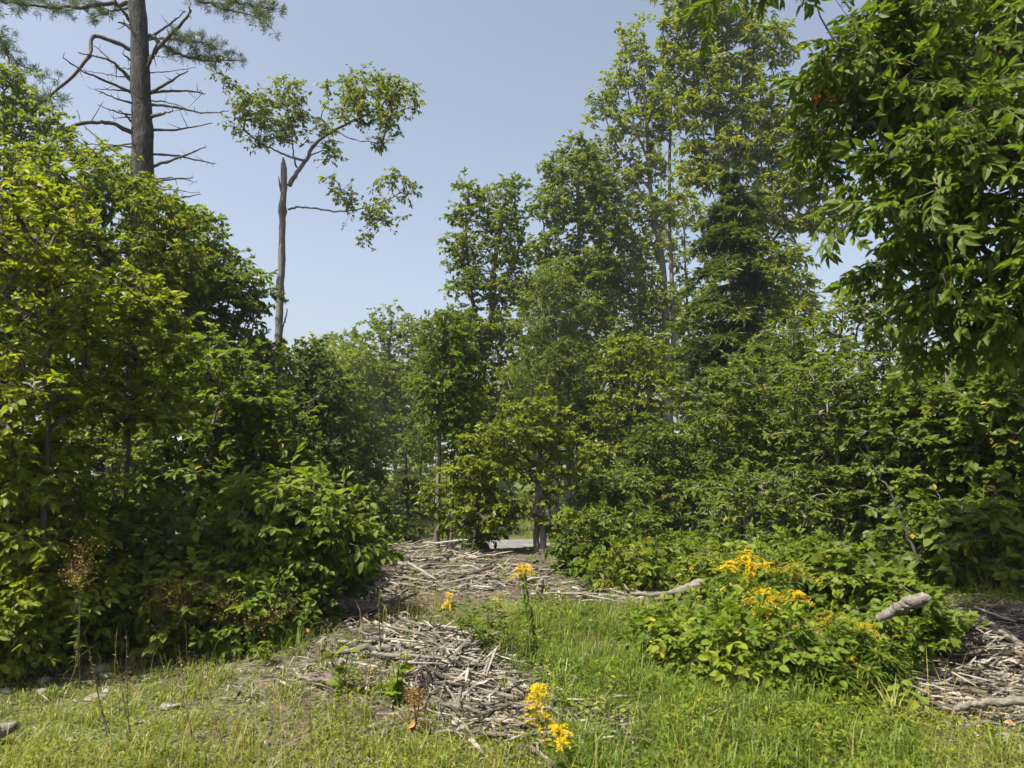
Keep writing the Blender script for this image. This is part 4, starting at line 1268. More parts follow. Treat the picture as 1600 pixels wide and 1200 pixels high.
def goldenrod(label, px, py, d, w_, h_, bpx=None, bud=0.0, leafy=1.0, nb=16, group='goldenrod plants', droop_leaf=False, base_y=None):
    """plume centred at photo (px, py), half size w_, h_ in photo pixels"""
    m = d / F
    bx = ((bpx if bpx is not None else px) - 800) / F * d
    base = np.array([bx, d, float(zg(bx, d))])
    tip = Q(px, py - h_, d)
    low = Q(px, py + h_, d)
    root = tag(empty('goldenrod', base), label, 'plant', group)
    path = smooth_path([base, base * .45 + low * .55 + np.array([.01, -.02, 0]), low, tip], 16)
    sb = MB()
    sb.tube(path, np.linspace(.0045, .002, 16), 5, .5, 0)
    stem_o = sb.build('stem', [B['stem']], root, smooth=True)
    fb = MB()
    nl = int(46 * leafy)
    k = rng.uniform(1, 12.5, nl)
    i = k.astype(int)
    pos = path[i] + (path[i + 1] - path[i]) * (k - i)[:, None]
    a = rng.uniform(0, 6.28, nl)
    dr = np.stack([np.cos(a), np.sin(a), np.full(nl, -1.6 if droop_leaf else .1) + rng.normal(0, .25, nl)], 1)
    size = rng.uniform(.06, .11, nl)
    T_ = 'willow'
    Mx = frames(dr, np.array([0, 0, 1.0]) + rng.normal(0, .3, (nl, 3)), size)
    put_leaves(fb, root, T_, 'herb', pos, Mx, size, rng.uniform(.15, .6, nl), 0)
    fb.build('foliage', [L['herb']], root)
    pb = MB()
    # arching branchlets crowded with tiny flower heads
    nb, w_, h_ = int(nb * 1.4), w_ * 1.2, h_ * 1.1
    P_, S_ = [], []
    for q in range(nb):
        t = rng.random()
        p0 = low + (tip - low) * t
        a = rng.uniform(0, 6.28)
        ln = w_ * m * (1.15 - .6 * t) * rng.uniform(.7, 1.2)
        s = np.linspace(0, 1, 9)[:, None]
        h = np.array([math.cos(a), math.sin(a) * .9, 0])
        arc = p0 + h * ln * s * 1.15 + np.array([0, 0, 1]) * ln * (.55 * s - .62 * s * s)
        pb.tube(arc[::2], np.linspace(.0015, .0008, 5), 3, .5, 1, cap=False)
        for u in range(1, 9):
            c = 7
            P_.append(arc[u] + rng.normal(0, .0035, (c, 3)) + np.array([0, 0, .005]))
    pos = np.concatenate(P_)
    nn = len(pos)
    Mx = frames(unit(nn), unit(nn), rng.uniform(.005, .0085, nn))
    pb.leaves(tpl_diamond(.7, .1, 0), Mx, pos, np.clip(rng.normal(.55, .25, nn), 0, 1), 0)
    fm = L['flower'] if bud < .5 else L['bud']
    pb.build('flower_head', [fm, B['stem']], stem_o, base=root)
    return root


L['bud'] = leaf_mat('flower_bud', [(0, (.16, .17, .02)), (.5, (.34, .29, .02)), (1, (.5, .38, .02))], trans=.3, warm=(1, 1, 1), rough=.7, spec=.1)
goldenrod('lone goldenrod with drooping leaves in front of the young tree at the heap', 818, 893, 5.6, 16, 14, 838, droop_leaf=True, leafy=1.8, nb=22)
goldenrod('nearest goldenrod plume, taller of the pair by the foreground sticks', 840, 1104, 3.5, 20, 34, 905, nb=26)
goldenrod('nearest goldenrod plume, shorter of the pair by the foreground sticks', 873, 1153, 3.4, 18, 16, 900, nb=22)
goldenrod('small goldenrod leaning left beside the feathery weed', 702, 942, 5.6, 10, 16, 760, nb=14)
goldenrod('goldenrod just coming into bloom beside the feathery weed', 775, 940, 5.5, 22, 12, 790, bud=1, nb=10)
goldenrod('uppermost goldenrod of the clump on the bramble mound', 1166, 872, 5.4, 18, 12, 1190, nb=16)
goldenrod('inner goldenrod of the clump on the bramble mound, pointing left', 1138, 888, 5.4, 17, 10, 1185, nb=16)
goldenrod('tall goldenrod with upright plume in the mound clump', 1172, 896, 5.3, 10, 18, 1190, nb=16)
goldenrod('goldenrod plume at the far side of the mound clump', 1196, 885, 5.5, 12, 8, 1205, nb=12)
goldenrod('broadest goldenrod plume low in the mound clump', 1195, 938, 5.0, 24, 16, 1225, nb=30)
goldenrod('lowest goldenrod plume of the mound clump', 1192, 962, 4.9, 22, 10, 1225, nb=22)
goldenrod('goldenrod plume spreading right in the mound clump', 1240, 936, 5.0, 22, 12, 1240, nb=18)
goldenrod('goldenrod in bud behind the mound clump', 1240, 892, 5.3, 26, 14, 1250, bud=1, nb=20)
goldenrod('goldenrod in bud on the shaded front of the mound', 1302, 972, 4.7, 26, 16, 1300, bud=1, nb=16, leafy=2)
goldenrod('goldenrod in bud nearest the weathered log butt', 1352, 990, 4.7, 22, 16, 1345, bud=1, nb=16, leafy=2)
goldenrod('leafy goldenrod with hardly any bloom below the broad plume', 1255, 1000, 4.7, 14, 14, 1280, bud=1, nb=6, leafy=3)
goldenrod('leafy goldenrod at the shaded foot of the mound', 1330, 1040, 4.5, 14, 12, 1330, bud=1, nb=5, leafy=3)


for gx, gy, gd, gl in [(1225, 1010, 4.6, 'leafy goldenrod stem without bloom, first below the broad plume'), (1290, 1015, 4.6, 'leafy goldenrod stem without bloom in the middle of the mound front'),
                       (1370, 1020, 4.5, 'leafy goldenrod stem without bloom below the weathered log butt'), (1310, 1000, 4.65, 'leafy goldenrod stem just under the shaded buds'), (1395, 1005, 4.7, 'leafy goldenrod stem closest to the bare bank'),
                       (1250, 985, 4.55, 'leafy goldenrod stem without bloom in front of the lowest plume'), (1345, 985, 4.6, 'leafy goldenrod stem crowding the bud nearest the log butt'), (1275, 1035, 4.4, 'short leafy goldenrod at the mound foot, inner side'),
                       (1320, 1050, 4.35, 'short leafy goldenrod at the mound foot beside the arching grass'), (1360, 1045, 4.4, 'short leafy goldenrod above the round pale leaves'), (1390, 1030, 4.5, 'short leafy goldenrod on the rim of the bare bank'), (1210, 1020, 4.6, 'short leafy goldenrod at the grassy rim of the mound')]:
    goldenrod(gl, gx, gy, gd, 12, 10, gx + 8, bud=1, nb=2, leafy=5)


def weed(name, label, cat, px, top, d, nst, spread, hgt, tkey, mat, lsize, nl, group=None, tint=(.2, .7), head=None, parts=0, lean=0.0, dro=.1, stem='stem'):
    """herb: several stems from one foot, leaves along them, optional heads"""
    m = d / F
    bx = (px - 800) / F * d
    base = np.array([bx, d, float(zg(bx, d))])
    tipz = Q(px, top, d)[2]
    H = tipz - base[2]
    root = tag(empty(name, base), label, cat, group)
    sb, fb, hb = MB(), MB(), MB()
    P_, D_, hp = [], [], []
    for s in range(nst):
        a = rng.uniform(0, 6.28)
        sp = spread * m * rng.uniform(.1, 1)
        e = base + np.array([math.cos(a) * sp + lean * m, math.sin(a) * sp, H * rng.uniform(.7, 1.0) if s else H])
        pth = smooth_path([base + rng.normal(0, .012, 3) * [1, 1, 0], base * .5 + e * .5 + np.array([math.cos(a), math.sin(a), 0]) * -.12 * sp, e], 12)
        sb.tube(pth, np.linspace(.004, .0015, 12) * (1 + H) * (.45 if name in ('dead_stalk', 'meadowsweet') else 1), 4, .5, 0)
        k = rng.uniform(2, 10.9, nl)
        i = k.astype(int)
        P_.append(pth[i] + (pth[i + 1] - pth[i]) * (k - i)[:, None])
        b = rng.uniform(0, 6.28, nl)
        D_.append(np.stack([np.cos(b), np.sin(b), rng.normal(.2 - dro, .3, nl)], 1))
        hp.append(e)
    stem_o = sb.build('stem', [B[stem]], root, smooth=True)
    pos, dr = np.concatenate(P_), np.concatenate(D_)
    size = lsize * rng.uniform(.6, 1.3, len(pos))
    tn = rng.uniform(*tint, len(pos))
    put_leaves(fb, root, tkey, mat, pos, frames(dr, np.array([0, -.2, 1.0]) + rng.normal(0, .3, (len(pos), 3)), size), size, tn, parts)
    if fb.n: fb.build('foliage', [L[mat]], root)
    if head:
        for e in hp:
            hb = MB()
            c = 80
            off = rng.normal(0, 1, (c, 3)) * np.array([1, 1, .7]) * head[1] * m
            pos = e + off
            hb.tubes3(np.repeat((e - [0, 0, head[1] * m])[None], 14, 0), (e + off[:14]) * .5 + (e - [0, 0, head[1] * m]) * .5, pos[:14], .0012, .0008, .3, 0)
            hb.leaves(tpl_diamond(.6, .1, 0), frames(unit(c), unit(c), rng.uniform(.011, .02, c)), pos, rng.random(c), 0)
            hb.build('seed_head', [L[head[0]]], stem_o, base=root)
    return root


weed('feathery_weed', 'bushy feathery weed with dark slanting stems beside the small goldenrod', 'plant', 765, 940, 5.4, 9, 70, .6, 'willow', 'herb', .075, 34, tint=(.2, .7), lean=-10)
weed('feathery_weed', 'dark drooping weed stalk under the lone goldenrod', 'plant', 820, 985, 5.2, 4, 30, .5, 'willow', 'herb', .07, 40, tint=(.05, .4), dro=.7)
GS = 'meadowsweet with brown seed heads'
for px, top, d, lab in [(300, 905, 5.5, 'meadowsweet with brown heads below the bright elder shrub'), (265, 920, 5.4, 'meadowsweet with brown heads above the pale stone'), (378, 920, 5.5, 'meadowsweet with rusty heads above the grass tuft'),
                        (432, 950, 5.5, 'rusty seed heads nearest the wood heap'), (190, 660, 6.3, 'tall brown seed heads against the dark of the thicket'), (140, 850, 4.9, 'brown seed heads beside the yellowing shrub')]:
    weed('meadowsweet', lab, 'plant', px, top, d, 5, 34, .5, 'slim', 'herb', .06, 14, group=GS, head=('seed', 13), tint=(.2, .85), stem='twig')
weed('rusty_weed', 'seedling with rusty orange top by the foreground sticks', 'plant', 655, 1078, 4.1, 3, 22, .3, 'oval', 'dry', .045, 9, head=('seed', 7), stem='twig')
weed('maple_seedling', 'knee high seedling with pale lobed leaves in the near wood debris', 'plant', 625, 1010, 4.5, 4, 46, .4, 'lobed', 'herb', .075, 6, parts=24, tint=(.4, .85))
weed('broadleaf_seedling', 'seedling with a few big oval leaves in the near wood debris', 'plant', 545, 1010, 4.6, 4, 34, .4, 'broad', 'herb', .10, 4, parts=16, tint=(.4, .7))
weed('tall_weed', 'lone tall weed with bare reddish stem standing in the heap', 'plant', 597, 905, 5.2, 1, 2, .4, 'slim', 'herb', .03, 26, tint=(.4, .8), stem='twig')
weed('leafy_weed', 'leafy weed below the bramble mound with round pale leaves', 'plant', 1385, 1068, 4.3, 4, 40, .3, 'broad', 'herb', .085, 4, parts=16, tint=(.5, .75))
weed('leafy_weed', 'goldenrod seedling among the left grass', 'plant', 345, 830, 6.0, 6, 50, .6, 'willow', 'herb', .09, 40, tint=(.2, .7))
weed('leafy_weed', 'leafy weed by the edge of the debris below the elder', 'plant', 425, 1000, 5.2, 4, 16, .4, 'slim', 'herb', .05, 16, tint=(.4, .8))
for px, top, d, lean, lab in [(160, 985, 4.0, -30, 'thin dark dead stalk at the left of the near grass'), (195, 985, 3.8, -25, 'thin dark dead stalk second from the left in the near grass'), (290, 1010, 3.8, -30, 'thin dark dead stalk leaning over the near grass'), (340, 1060, 3.7, -40, 'short dark dead stalk in the near grass'), (470, 1070, 3.8, -10, 'dead stalk before the near wood debris')]:
    weed('dead_stalk', lab, 'plant', px + 30, top, d, 2, 14, .4, 'slim', 'dry', .018, 12, stem='twig', lean=lean, group='dead stalks in the near grass')


# ================================================================== wood debris
def stick_mesh(k, kind):
    r = np.random.default_rng(100 + k)
    mb = MB()
    n = 8
    x = np.linspace(-.5, .5, n)
    path = np.stack([x, np.cumsum(r.normal(0, .022, n)), np.cumsum(r.normal(0, .014, n))], 1)
    path[:, 1:] -= path[:, 1:].mean(0)
    if kind == 'slab':
        rad = np.interp(x, [-.5, -.38, .3, .5], [.2, 1, .9, .12])
        s = 6
    else:
        rad = np.interp(x, [-.5, -.47, .4, .5], [.75, 1, .7, .35])
        s = 7
    rad = rad * (1 + r.normal(0, .08, n))
    # unit radius sections; the object's scale sets the real thickness
    ang = np.arange(s) / s * 2 * math.pi
    rr = rad[:, None] * (1 + r.normal(0, .12, (n, s)))
    fl = .38 if kind == 'slab' else 1
    ring = np.stack([np.broadcast_to(path[:, None, 0] + (r.normal(0, .012, (n, s)) if kind == 'slab' else 0), (n, s)), path[:, None, 1] * 14 + rr * np.cos(ang), path[:, None, 2] * 14 + rr * np.sin(ang) * fl], -1)
    i = np.arange(n - 1)[:, None] * s
    j = np.arange(s)[None]
    j2 = (j + 1) % s
    f = np.stack([i + j, i + j2, i + s + j2, i + s + j], -1).reshape(-1, 4)
    mb.add(ring.reshape(-1, 3), f, float(r.random()))
    mb.add(np.concatenate([ring[-1], ring[0]]), np.array([np.arange(s), np.arange(s)[::-1] + s]), .8)
    return mb


STK = []
for k in range(24):
    mb = stick_mesh(k, 'slab' if k % 3 == 0 else 'stick')
    STK.append(mb)
LOWS = []
for mb in STK:
    v = mb.v[0]
    s_ = len(v) // 8
    LOWS.append((v.reshape(8, s_, 3)[[0, 2, 5, 7]][:, :s_ - 1 - s_ % 2].reshape(-1, 3), s_ - 1 - s_ % 2))
STK_ME = [mb.mesh('stick', [B['wood']], smooth=False) for mb in STK]


def wood_points(poly, n, ymin=2.5):
    xs = [p[0] for p in poly]
    ys = [p[1] for p in poly]
    out = []
    wp = np.array([G(*p)[:2] for p in poly])
    lo, hi = wp.min(0), wp.max(0)
    while len(out) < n:
        q = lo + (hi - lo) * rng.random((n * 4, 2))
        px, py = project(np.stack([q[:, 0], q[:, 1], zg(q[:, 0], q[:, 1])], 1))
        q = q[in_poly(px, py, poly)]
        out += list(q)
    return np.array(out[:n])


def flow(x, y):
    """sticks near the camera lie along the washed strip, those on the heap across it"""
    a = np.where(y < 6.2, -.75, -.15 + .5 * np.sin(np.asarray(x) * 2.1 + y))
    return a


def stick_label(x, y, z, ln, rad, k):
    size = 'long' if ln * F / y > 105 else 'short' if ln * F / y < 60 else ''
    thick = 'thick' if rad / ln > .036 else 'thin' if rad / ln < .024 else ''
    look = 'flat splintered piece' if k % 3 == 0 else 'round stick'
    px, py = (float(q[0]) for q in project([[x, y, float(zg(x, y))]]))
    if z: where = 'on the bank ' + ('above the thick branch' if py < 1040 else 'beside the thick branch' if py < 1110 else 'at the lower right border')
    elif y > 8: where = 'of the far heap ' + ('under the slender trunk' if px > 660 else 'by the small round bush') + (' along the rim' if y > 9 else '')
    elif y > 6.2: where = 'in the debris ' + ('behind the lone goldenrod' if px > 760 else 'by the dark grey log' if px < 620 else 'behind the feathery weed')
    elif y > 4.9: where = 'in the debris ' + ('round the tall weed' if px < 640 else 'at the foot of the feathery weed' if px > 700 else 'just left of the feathery weed')
    else: where = 'left of the lobed seedling' if px < 600 else 'right of the lobed seedling' if px < 730 else 'behind the goldenrod pair' if px < 850 else 'right of the goldenrod pair'
    t = [size, thick, '' if size and thick else 'weathered', look, where]
    t = ' '.join(q for q in t if q)
    return t if len(t.split()) <= 16 else t.replace(' along the rim', '').replace('weathered ', '')


def scatter_sticks():
    pts = np.concatenate([wood_points(WOOD, 4200), wood_points(STRIP, 1300), wood_points(WOOD_R, 900)])
    zone = np.concatenate([np.zeros(5500), np.ones(900)])
    ppx, ppy = project(np.stack([pts[:, 0], pts[:, 1], zg(pts[:, 0], pts[:, 1])], 1))
    pat = .5 + .5 * np.sin(pts[:, 0] * 4.3 + 2) * np.sin(pts[:, 1] * 5.1 + 1)
    kp = rng.random(len(pts)) < np.where((ppx < 620) & (pts[:, 1] < 6.0), .4 + .5 * pat, .75 + .4 * pat)
    pts, zone = pts[kp], zone[kp]
    pts = pts + rng.normal(0, .07, pts.shape)
    ln = np.clip(rng.lognormal(math.log(.20), .55, len(pts)), .07, .62)
    ln = np.where(pts[:, 1] > 6.5, np.clip(ln * 1.6, .1, 1.1), ln)
    rad = np.clip(ln * rng.uniform(.012, .045, len(pts)), .004, .011 + .002 * np.clip(pts[:, 1] - 4, 0, 5))
    dist = np.linalg.norm(pts, axis=1)
    big = np.argsort(-(ln * rad ** .5 / dist))
    big = big[:300]
    isb = np.zeros(len(pts), bool)
    isb[big] = True
    litter = MB()
    order = np.argsort(ln)
    for i in order:
        x, y = pts[i]
        a = flow(x, y) + rng.normal(0, .75)
        tilt = rng.normal(0, .09)
        z = float(zg(x, y)) + rad[i] * .7 + abs(rng.normal(0, .045))
        k = int(rng.integers(0, len(STK)))
        ca, sa, ct, st = math.cos(a), math.sin(a), math.cos(tilt), math.sin(tilt)
        X = np.array([ca * ct, sa * ct, st])
        Y = np.array([-sa, ca, 0])
        Z = np.cross(X, Y)
        R = np.stack([X * ln[i], Y * rad[i], Z * rad[i]], 1)
        if isb[i]:
            o = bpy.data.objects.new('wood_stick', STK_ME[k])
            COL.objects.link(o)
            o.matrix_basis = Matrix(((*R[0], x), (*R[1], y), (*R[2], z), (0, 0, 0, 1)))
            tag(o, stick_label(x, y, zone[i], ln[i], rad[i], k), 'stick', 'sticks on the brushwood bank' if zone[i] else 'sticks of the far wood heap' if y > 8 else 'sticks of the middle debris' if y > 6.2 else 'sticks round the tall weed' if y > 4.9 else 'sticks of the near debris strip')
        else:
            lv, s_ = LOWS[k]
            v = lv @ R.T + np.array([x, y, z])
            n_ = 4
            ii = np.arange(n_ - 1)[:, None] * s_
            j = np.arange(s_)[None]
            j2 = (j + 1) % s_
            litter.add(v, np.stack([ii + j, ii + j2, ii + s_ + j2, ii + s_ + j], -1).reshape(-1, 4), rng.random())
    # splinters, bark flakes and dead leaves
    n = 50000
    q = np.concatenate([wood_points(WOOD, 34000), wood_points(STRIP, 8000), wood_points(WOOD_R, 8000)])
    q += rng.normal(0, .14, q.shape)
    pos = np.stack([q[:, 0], q[:, 1], zg(q[:, 0], q[:, 1]) + np.abs(rng.normal(.015, .03, n))], 1)
    a = flow(q[:, 0], q[:, 1]) + rng.normal(0, .8, n)
    dr = np.stack([np.cos(a), np.sin(a), rng.normal(0, .25, n)], 1)
    M = frames(dr, np.array([0, 0, 1.0]) + rng.normal(0, .5, (n, 3)), rng.uniform(.03, .15, n) * rng.choice([1, 1, 1.7], n))
    cv = np.array([[0, -.045, 0], [.9, -.03, .02], [1, .03, 0], [.08, .05, .03]])
    litter.leaves((cv, [np.array([[0, 1, 2, 3]])]), M, pos, .1 + rng.random(n) * .8, 0)
    # thatch and crumbs of wood over the rest of the near ground
    n = 12000
    y = np.exp(rng.uniform(math.log(2.7), math.log(7), n))
    x = rng.uniform(-1, 1, n) * y * .8
    a = rng.uniform(0, 6.28, n)
    pos = np.stack([x, y, zg(x, y) + rng.uniform(.004, .02, n)], 1)
    M = frames(np.stack([np.cos(a), np.sin(a), rng.normal(0, .2, n)], 1), np.array([0, 0, 1.0]) + rng.normal(0, .4, (n, 3)), rng.uniform(.015, .09, n))
    litter.leaves((cv * np.array([1, .8, 1]), [np.array([[0, 1, 2, 3]])]), M, pos, rng.uniform(.2, .8, n), 0)
    tag(litter.build('wood_litter', [B['wood']]), 'fine grey splinters, twigs and bark strewn over the clearing', 'wood litter', kind='stuff')
    dl = MB()
    n = 5000
    q = np.concatenate([wood_points(WOOD, 2200), wood_points(WOOD_R, 2800)])
    q += rng.normal(0, .15, q.shape)
    pos = np.stack([q[:, 0], q[:, 1], zg(q[:, 0], q[:, 1]) + rng.uniform(.01, .06, n)], 1)
    dl.leaves(tpl_hex(.6, .2, .2), frames(unit(n), np.array([0, 0, 1.0]) + rng.normal(0, .6, (n, 3)), rng.uniform(.02, .05, n)), pos, rng.random(n), 0)
    tag(dl.build('dead_leaves', [L['dry']]), 'brown dead leaves scattered among the wood debris', 'dead leaves', kind='stuff')


scatter_sticks()


def log(label, pts, radii, name='log', forks=(), broken=True, lift=0.0, cat='log', sides=12, mat=None):
    """pts: photo pixel + distance"""
    pp = [Q(*p) for p in pts]
    path = smooth_path(pp, 8 * (len(pts) - 1) + 1, .006)
    r = np.interp(np.linspace(0, 1, len(path)), np.linspace(0, 1, len(radii)), radii) * (1 + rng.normal(0, .05, len(path)))
    mb = MB()
    mb.tube(path, r, sides, .75, 0, .08)
    for f in forks:
        fp = smooth_path([Q(*p) for p in f[0]], 10, .005)
        mb.tube(fp, np.linspace(f[1], f[1] * .5, 10), 8, .7, 0, .08)
    c = path.mean(0)
    o = mb.build(name, [mat or B['log']], smooth=True, at=(c[0], c[1], path[:, 2].min()))
    return tag(o, label, cat)


B['log'] = rough_mat('weathered_log', [(.25, (.035, .030, .025)), (.45, (.095, .083, .070)), (.6, (.16, .142, .12)), (.8, (.25, .225, .195))], (9, 30, 30), bump=.6, bscale=60, rough=.9, dist=.015)
log('thick weathered log butt sticking out of the bramble mound', [(1372, 966, 4.75), (1394, 955, 4.72), (1418, 945, 4.7), (1446, 936, 4.68)], [.024, .034, .042, .036], name='log_butt')
log('grey forked log lying behind the grass before the pale airy bush', [(1000, 938, 7.2), (1045, 932, 7.2), (1085, 915, 7.2), (1120, 906, 7.3)], [.035, .05, .055, .04],
    forks=[([(1060, 927, 7.2), (1030, 930, 7.0), (985, 928, 7.0)], .03)])
log('bleached pole lying over the brushwood at the right border', [(1516, 958, 5.6), (1560, 985, 5.3), (1602, 1012, 5.1)], [.014, .02, .026], cat='stick', name='pole')
log('short thick branch lying on the bare ground at the right border', [(1490, 1108, 4.25), (1540, 1098, 4.2), (1610, 1094, 4.15)], [.014, .023, .026])
log('stub of a grey log at the left border of the near grass', [(-30, 1150, 3.95), (10, 1140, 3.95), (28, 1134, 3.95)], [.034, .03, .022])
log('long pale branch lying across the near debris strip', [(690, 1098, 4.35), (740, 1112, 4.25), (775, 1122, 4.2), (835, 1140, 4.05)], [.013, .018, .016, .01])
log('pale branch end before the goldenrod pair', [(900, 1128, 4.1), (940, 1138, 4.05), (980, 1142, 4.0)], [.009, .013, .008])
log('bleached branch along the near left rim of the debris', [(470, 1060, 4.75), (520, 1066, 4.7), (560, 1075, 4.65)], [.012, .015, .009])
log('thin grey pole lying across the middle debris below the tall weed', [(520, 1020, 5.3), (590, 1012, 5.35), (640, 1010, 5.4)], [.018, .024, .014])
log('dark grey log lying in the shaded middle debris', [(518, 948, 6.7), (560, 950, 6.7), (610, 948, 6.75)], [.05, .045, .03])
log('short upright stump splinter behind the lone goldenrod', [(843, 928, 7.4), (845, 915, 7.4), (847, 902, 7.4)], [.04, .034, .015], name='stump', cat='stump')
log('long grey branch along the top of the sunlit heap', [(600, 872, 10.2), (680, 880, 10.2), (760, 888, 10.1), (830, 895, 10.0)], [.03, .045, .04, .025])
log('thin leaning bare pole in the right thicket', [(1434, 880, 6.35), (1406, 802, 6.3), (1378, 748, 6.25), (1342, 698, 6.2)], [.011, .009, .007, .003], name='leaning_pole', cat='pole', sides=7, mat=B['pale'])
log('thin curved bare branch rising from the sunlit heap', [(630, 868, 10.6), (650, 848, 10.6), (690, 838, 10.8)], [.018, .012, .006], name='branch', cat='branch', sides=6)


# ------------------------------------------------------------------ stones
def stone(label, px, py, w_, h_, tint=.5, d=None, group=None):
    g = G(px, py + h_ * .6)
    m = g[1] / F
    k = 3
    bmv = []
    nlat, nlon = 6, 9
    for a in range(nlat + 1):
        for b in range(nlon):
            th, ph = math.pi * a / nlat, 2 * math.pi * b / nlon
            bmv.append([math.sin(th) * math.cos(ph), math.sin(th) * math.sin(ph), math.cos(th)])
    v = np.array(bmv)
    s = rng.normal(0, 1, (5, 3))
    dsp = sum(.10 * np.sin(2.2 * v @ q + rng.uniform(0, 6)) for q in s)
    pln = unit(7)
    v = v * (1 + dsp)[:, None]
    for q in pln:                                   # chip flat facets
        o = v @ q
        v = v - np.clip(o - .72, 0, 1)[:, None] * q
    v = v * np.array([w_ * m, w_ * m * .75, h_ * m]) * .85
    f = [[a * nlon + b, a * nlon + (b + 1) % nlon, (a + 1) * nlon + (b + 1) % nlon, (a + 1) * nlon + b] for a in range(nlat) for b in range(nlon)]
    mb = MB()
    mb.add(v + np.array([g[0], g[1], g[2] + h_ * m * .35]), np.array(f), tint)
    return tag(mb.build('stone', [B['stone']], smooth=False, at=g), label, 'stone', group)


for px, py, w_, h_, t, lab in [
    (222, 1018, 26, 12, .8, 'pale flat stone under the dark stone at the foot of the shrubs'), (238, 998, 20, 14, .1, 'dark rounded stone at the foot of the shrubs'),
    (155, 1042, 22, 7, .7, 'pale flat stone in the patchy grass left of the shrub foot'), (68, 1062, 16, 8, .5, 'small grey stone near the left border'),
    (68, 1080, 14, 8, .6, 'pale squarish stone in the patchy grass'), (150, 1088, 20, 7, .55, 'flat grey stone in the middle of the patchy grass'), (264, 1102, 22, 9, .6, 'broad grey stone half hidden in grass'),
    (425, 1190, 14, 14, .45, 'upright grey stone at the bottom of the near grass'), (20, 1040, 16, 5, .5, 'flat stone at the left border under the shrub'), (110, 1155, 16, 5, .4, 'dull stone in the near left grass'),
    (8, 1078, 14, 6, .8, 'pale stone at the left border'), (535, 940, 12, 7, .8, 'pale stone slab in the shaded debris'), (165, 1055, 12, 8, .8, 'small pale stone below the flat pale one'),
    (1500, 1125, 14, 7, .6, 'brownish stone on the bare bank'), (1570, 1150, 16, 8, .5, 'stone at the lower right border'), (945, 958, 12, 5, .8, 'pale stone in the grass before the forked log')]:
    stone(lab, px, py, w_, h_, t)


# ================================================================== grass and ground herbs
def grass_density(px, py):
    wd = in_poly(px, py, WOOD) | in_poly(px, py, WOOD_R)
    dn = np.where(wd, .05, 1.0)
    dn = np.where(wd & (px < 660) & (py > 1000), .28, dn)
    left = (px < 480) & (py < 1170)
    dn = np.where(left & ~wd, .32, dn)
    return dn


def blades(name, label, n, ybounds, xb, hgt, wid, tint, dens=None, lean=.5, seed=0, clump=.0, region=None, segs=2):
    y = np.exp(rng.uniform(math.log(ybounds[0]), math.log(ybounds[1]), n * 3))
    x = rng.uniform(-1, 1, n * 3) * y * .85 if xb is None else rng.uniform(xb[0], xb[1], n * 3)
    z = zg(x, y)
    px, py = project(np.stack([x, y, z], 1))
    keep = (px > -120) & (px < 1720)
    pr = np.ones(len(x))
    if dens is not None: pr = pr * dens(px, py)
    if region is not None: pr = pr * in_poly(px, py, region)
    pat = .5 + .5 * np.sin(x * 5.1 + 1.7 * np.sin(y * 3.3)) * np.sin(y * 4.7 + 1.3 * np.sin(x * 4.1))
    pr = pr * (1 - clump + clump * pat * 1.4)
    keep &= rng.random(len(x)) < pr
    x, y, z, pat = x[keep][:n], y[keep][:n], z[keep][:n], pat[keep][:n]
    n = len(x)
    a = rng.uniform(0, 6.28, n)
    h = hgt * np.clip(rng.lognormal(0, .35, n), .35, 2.2) * (.6 + .7 * pat)
    ln = lean * rng.uniform(.2, 1.4, n)
    dirn = np.stack([np.cos(a), np.sin(a), np.zeros(n)], 1)
    sd = np.stack([-np.sin(a), np.cos(a), np.zeros(n)], 1)
    rot = rng.uniform(0, 6.28, n)
    sd = sd * np.cos(rot)[:, None] + dirn * np.sin(rot)[:, None] * .6
    b = np.stack([x, y, z - .005], 1)
    w2 = wid * rng.uniform(.6, 1.4, n)[:, None]
    m1 = b + dirn * (h * ln * .35)[:, None] + np.array([0, 0, 1]) * (h * .6)[:, None]
    tp = b + dirn * (h * ln)[:, None] + np.array([0, 0, 1]) * (h * (1 - .35 * np.minimum(ln, 1.2)))[:, None]
    if segs == 1:
        mb = MB()
        tn = np.clip(rng.uniform(tint[0], tint[1], n) + (pat - .5) * .15, 0, 1)
        mb.add(np.stack([b - sd * w2, b + sd * w2, tp], 1).reshape(-1, 3), np.arange(n)[:, None] * 3 + np.arange(3)[None], tn)
        tag(mb.build(name, [L['grass']]), label, 'grass', kind='stuff')
        return
    v = np.stack([b - sd * w2, b + sd * w2, m1 + sd * w2 * .8, m1 - sd * w2 * .8, tp], 1).reshape(-1, 3)
    i = np.arange(n)[:, None] * 5
    mb = MB()
    tn = np.clip(rng.uniform(tint[0], tint[1], n) + (pat - .5) * .15, 0, 1)
    mb.add(v, np.concatenate([i, i + 1, i + 2, i + 3], 1), tn)
    mb.lp.append((np.concatenate([i + 3, i + 2, i + 4], 1)).ravel())
    mb.lt.append(np.full(n, 3))
    mb.ti.append(tn.astype(np.float32))
    mb.mi.append(np.zeros(n))
    tag(mb.build(name, [L['grass']]), label, 'grass', kind='stuff')


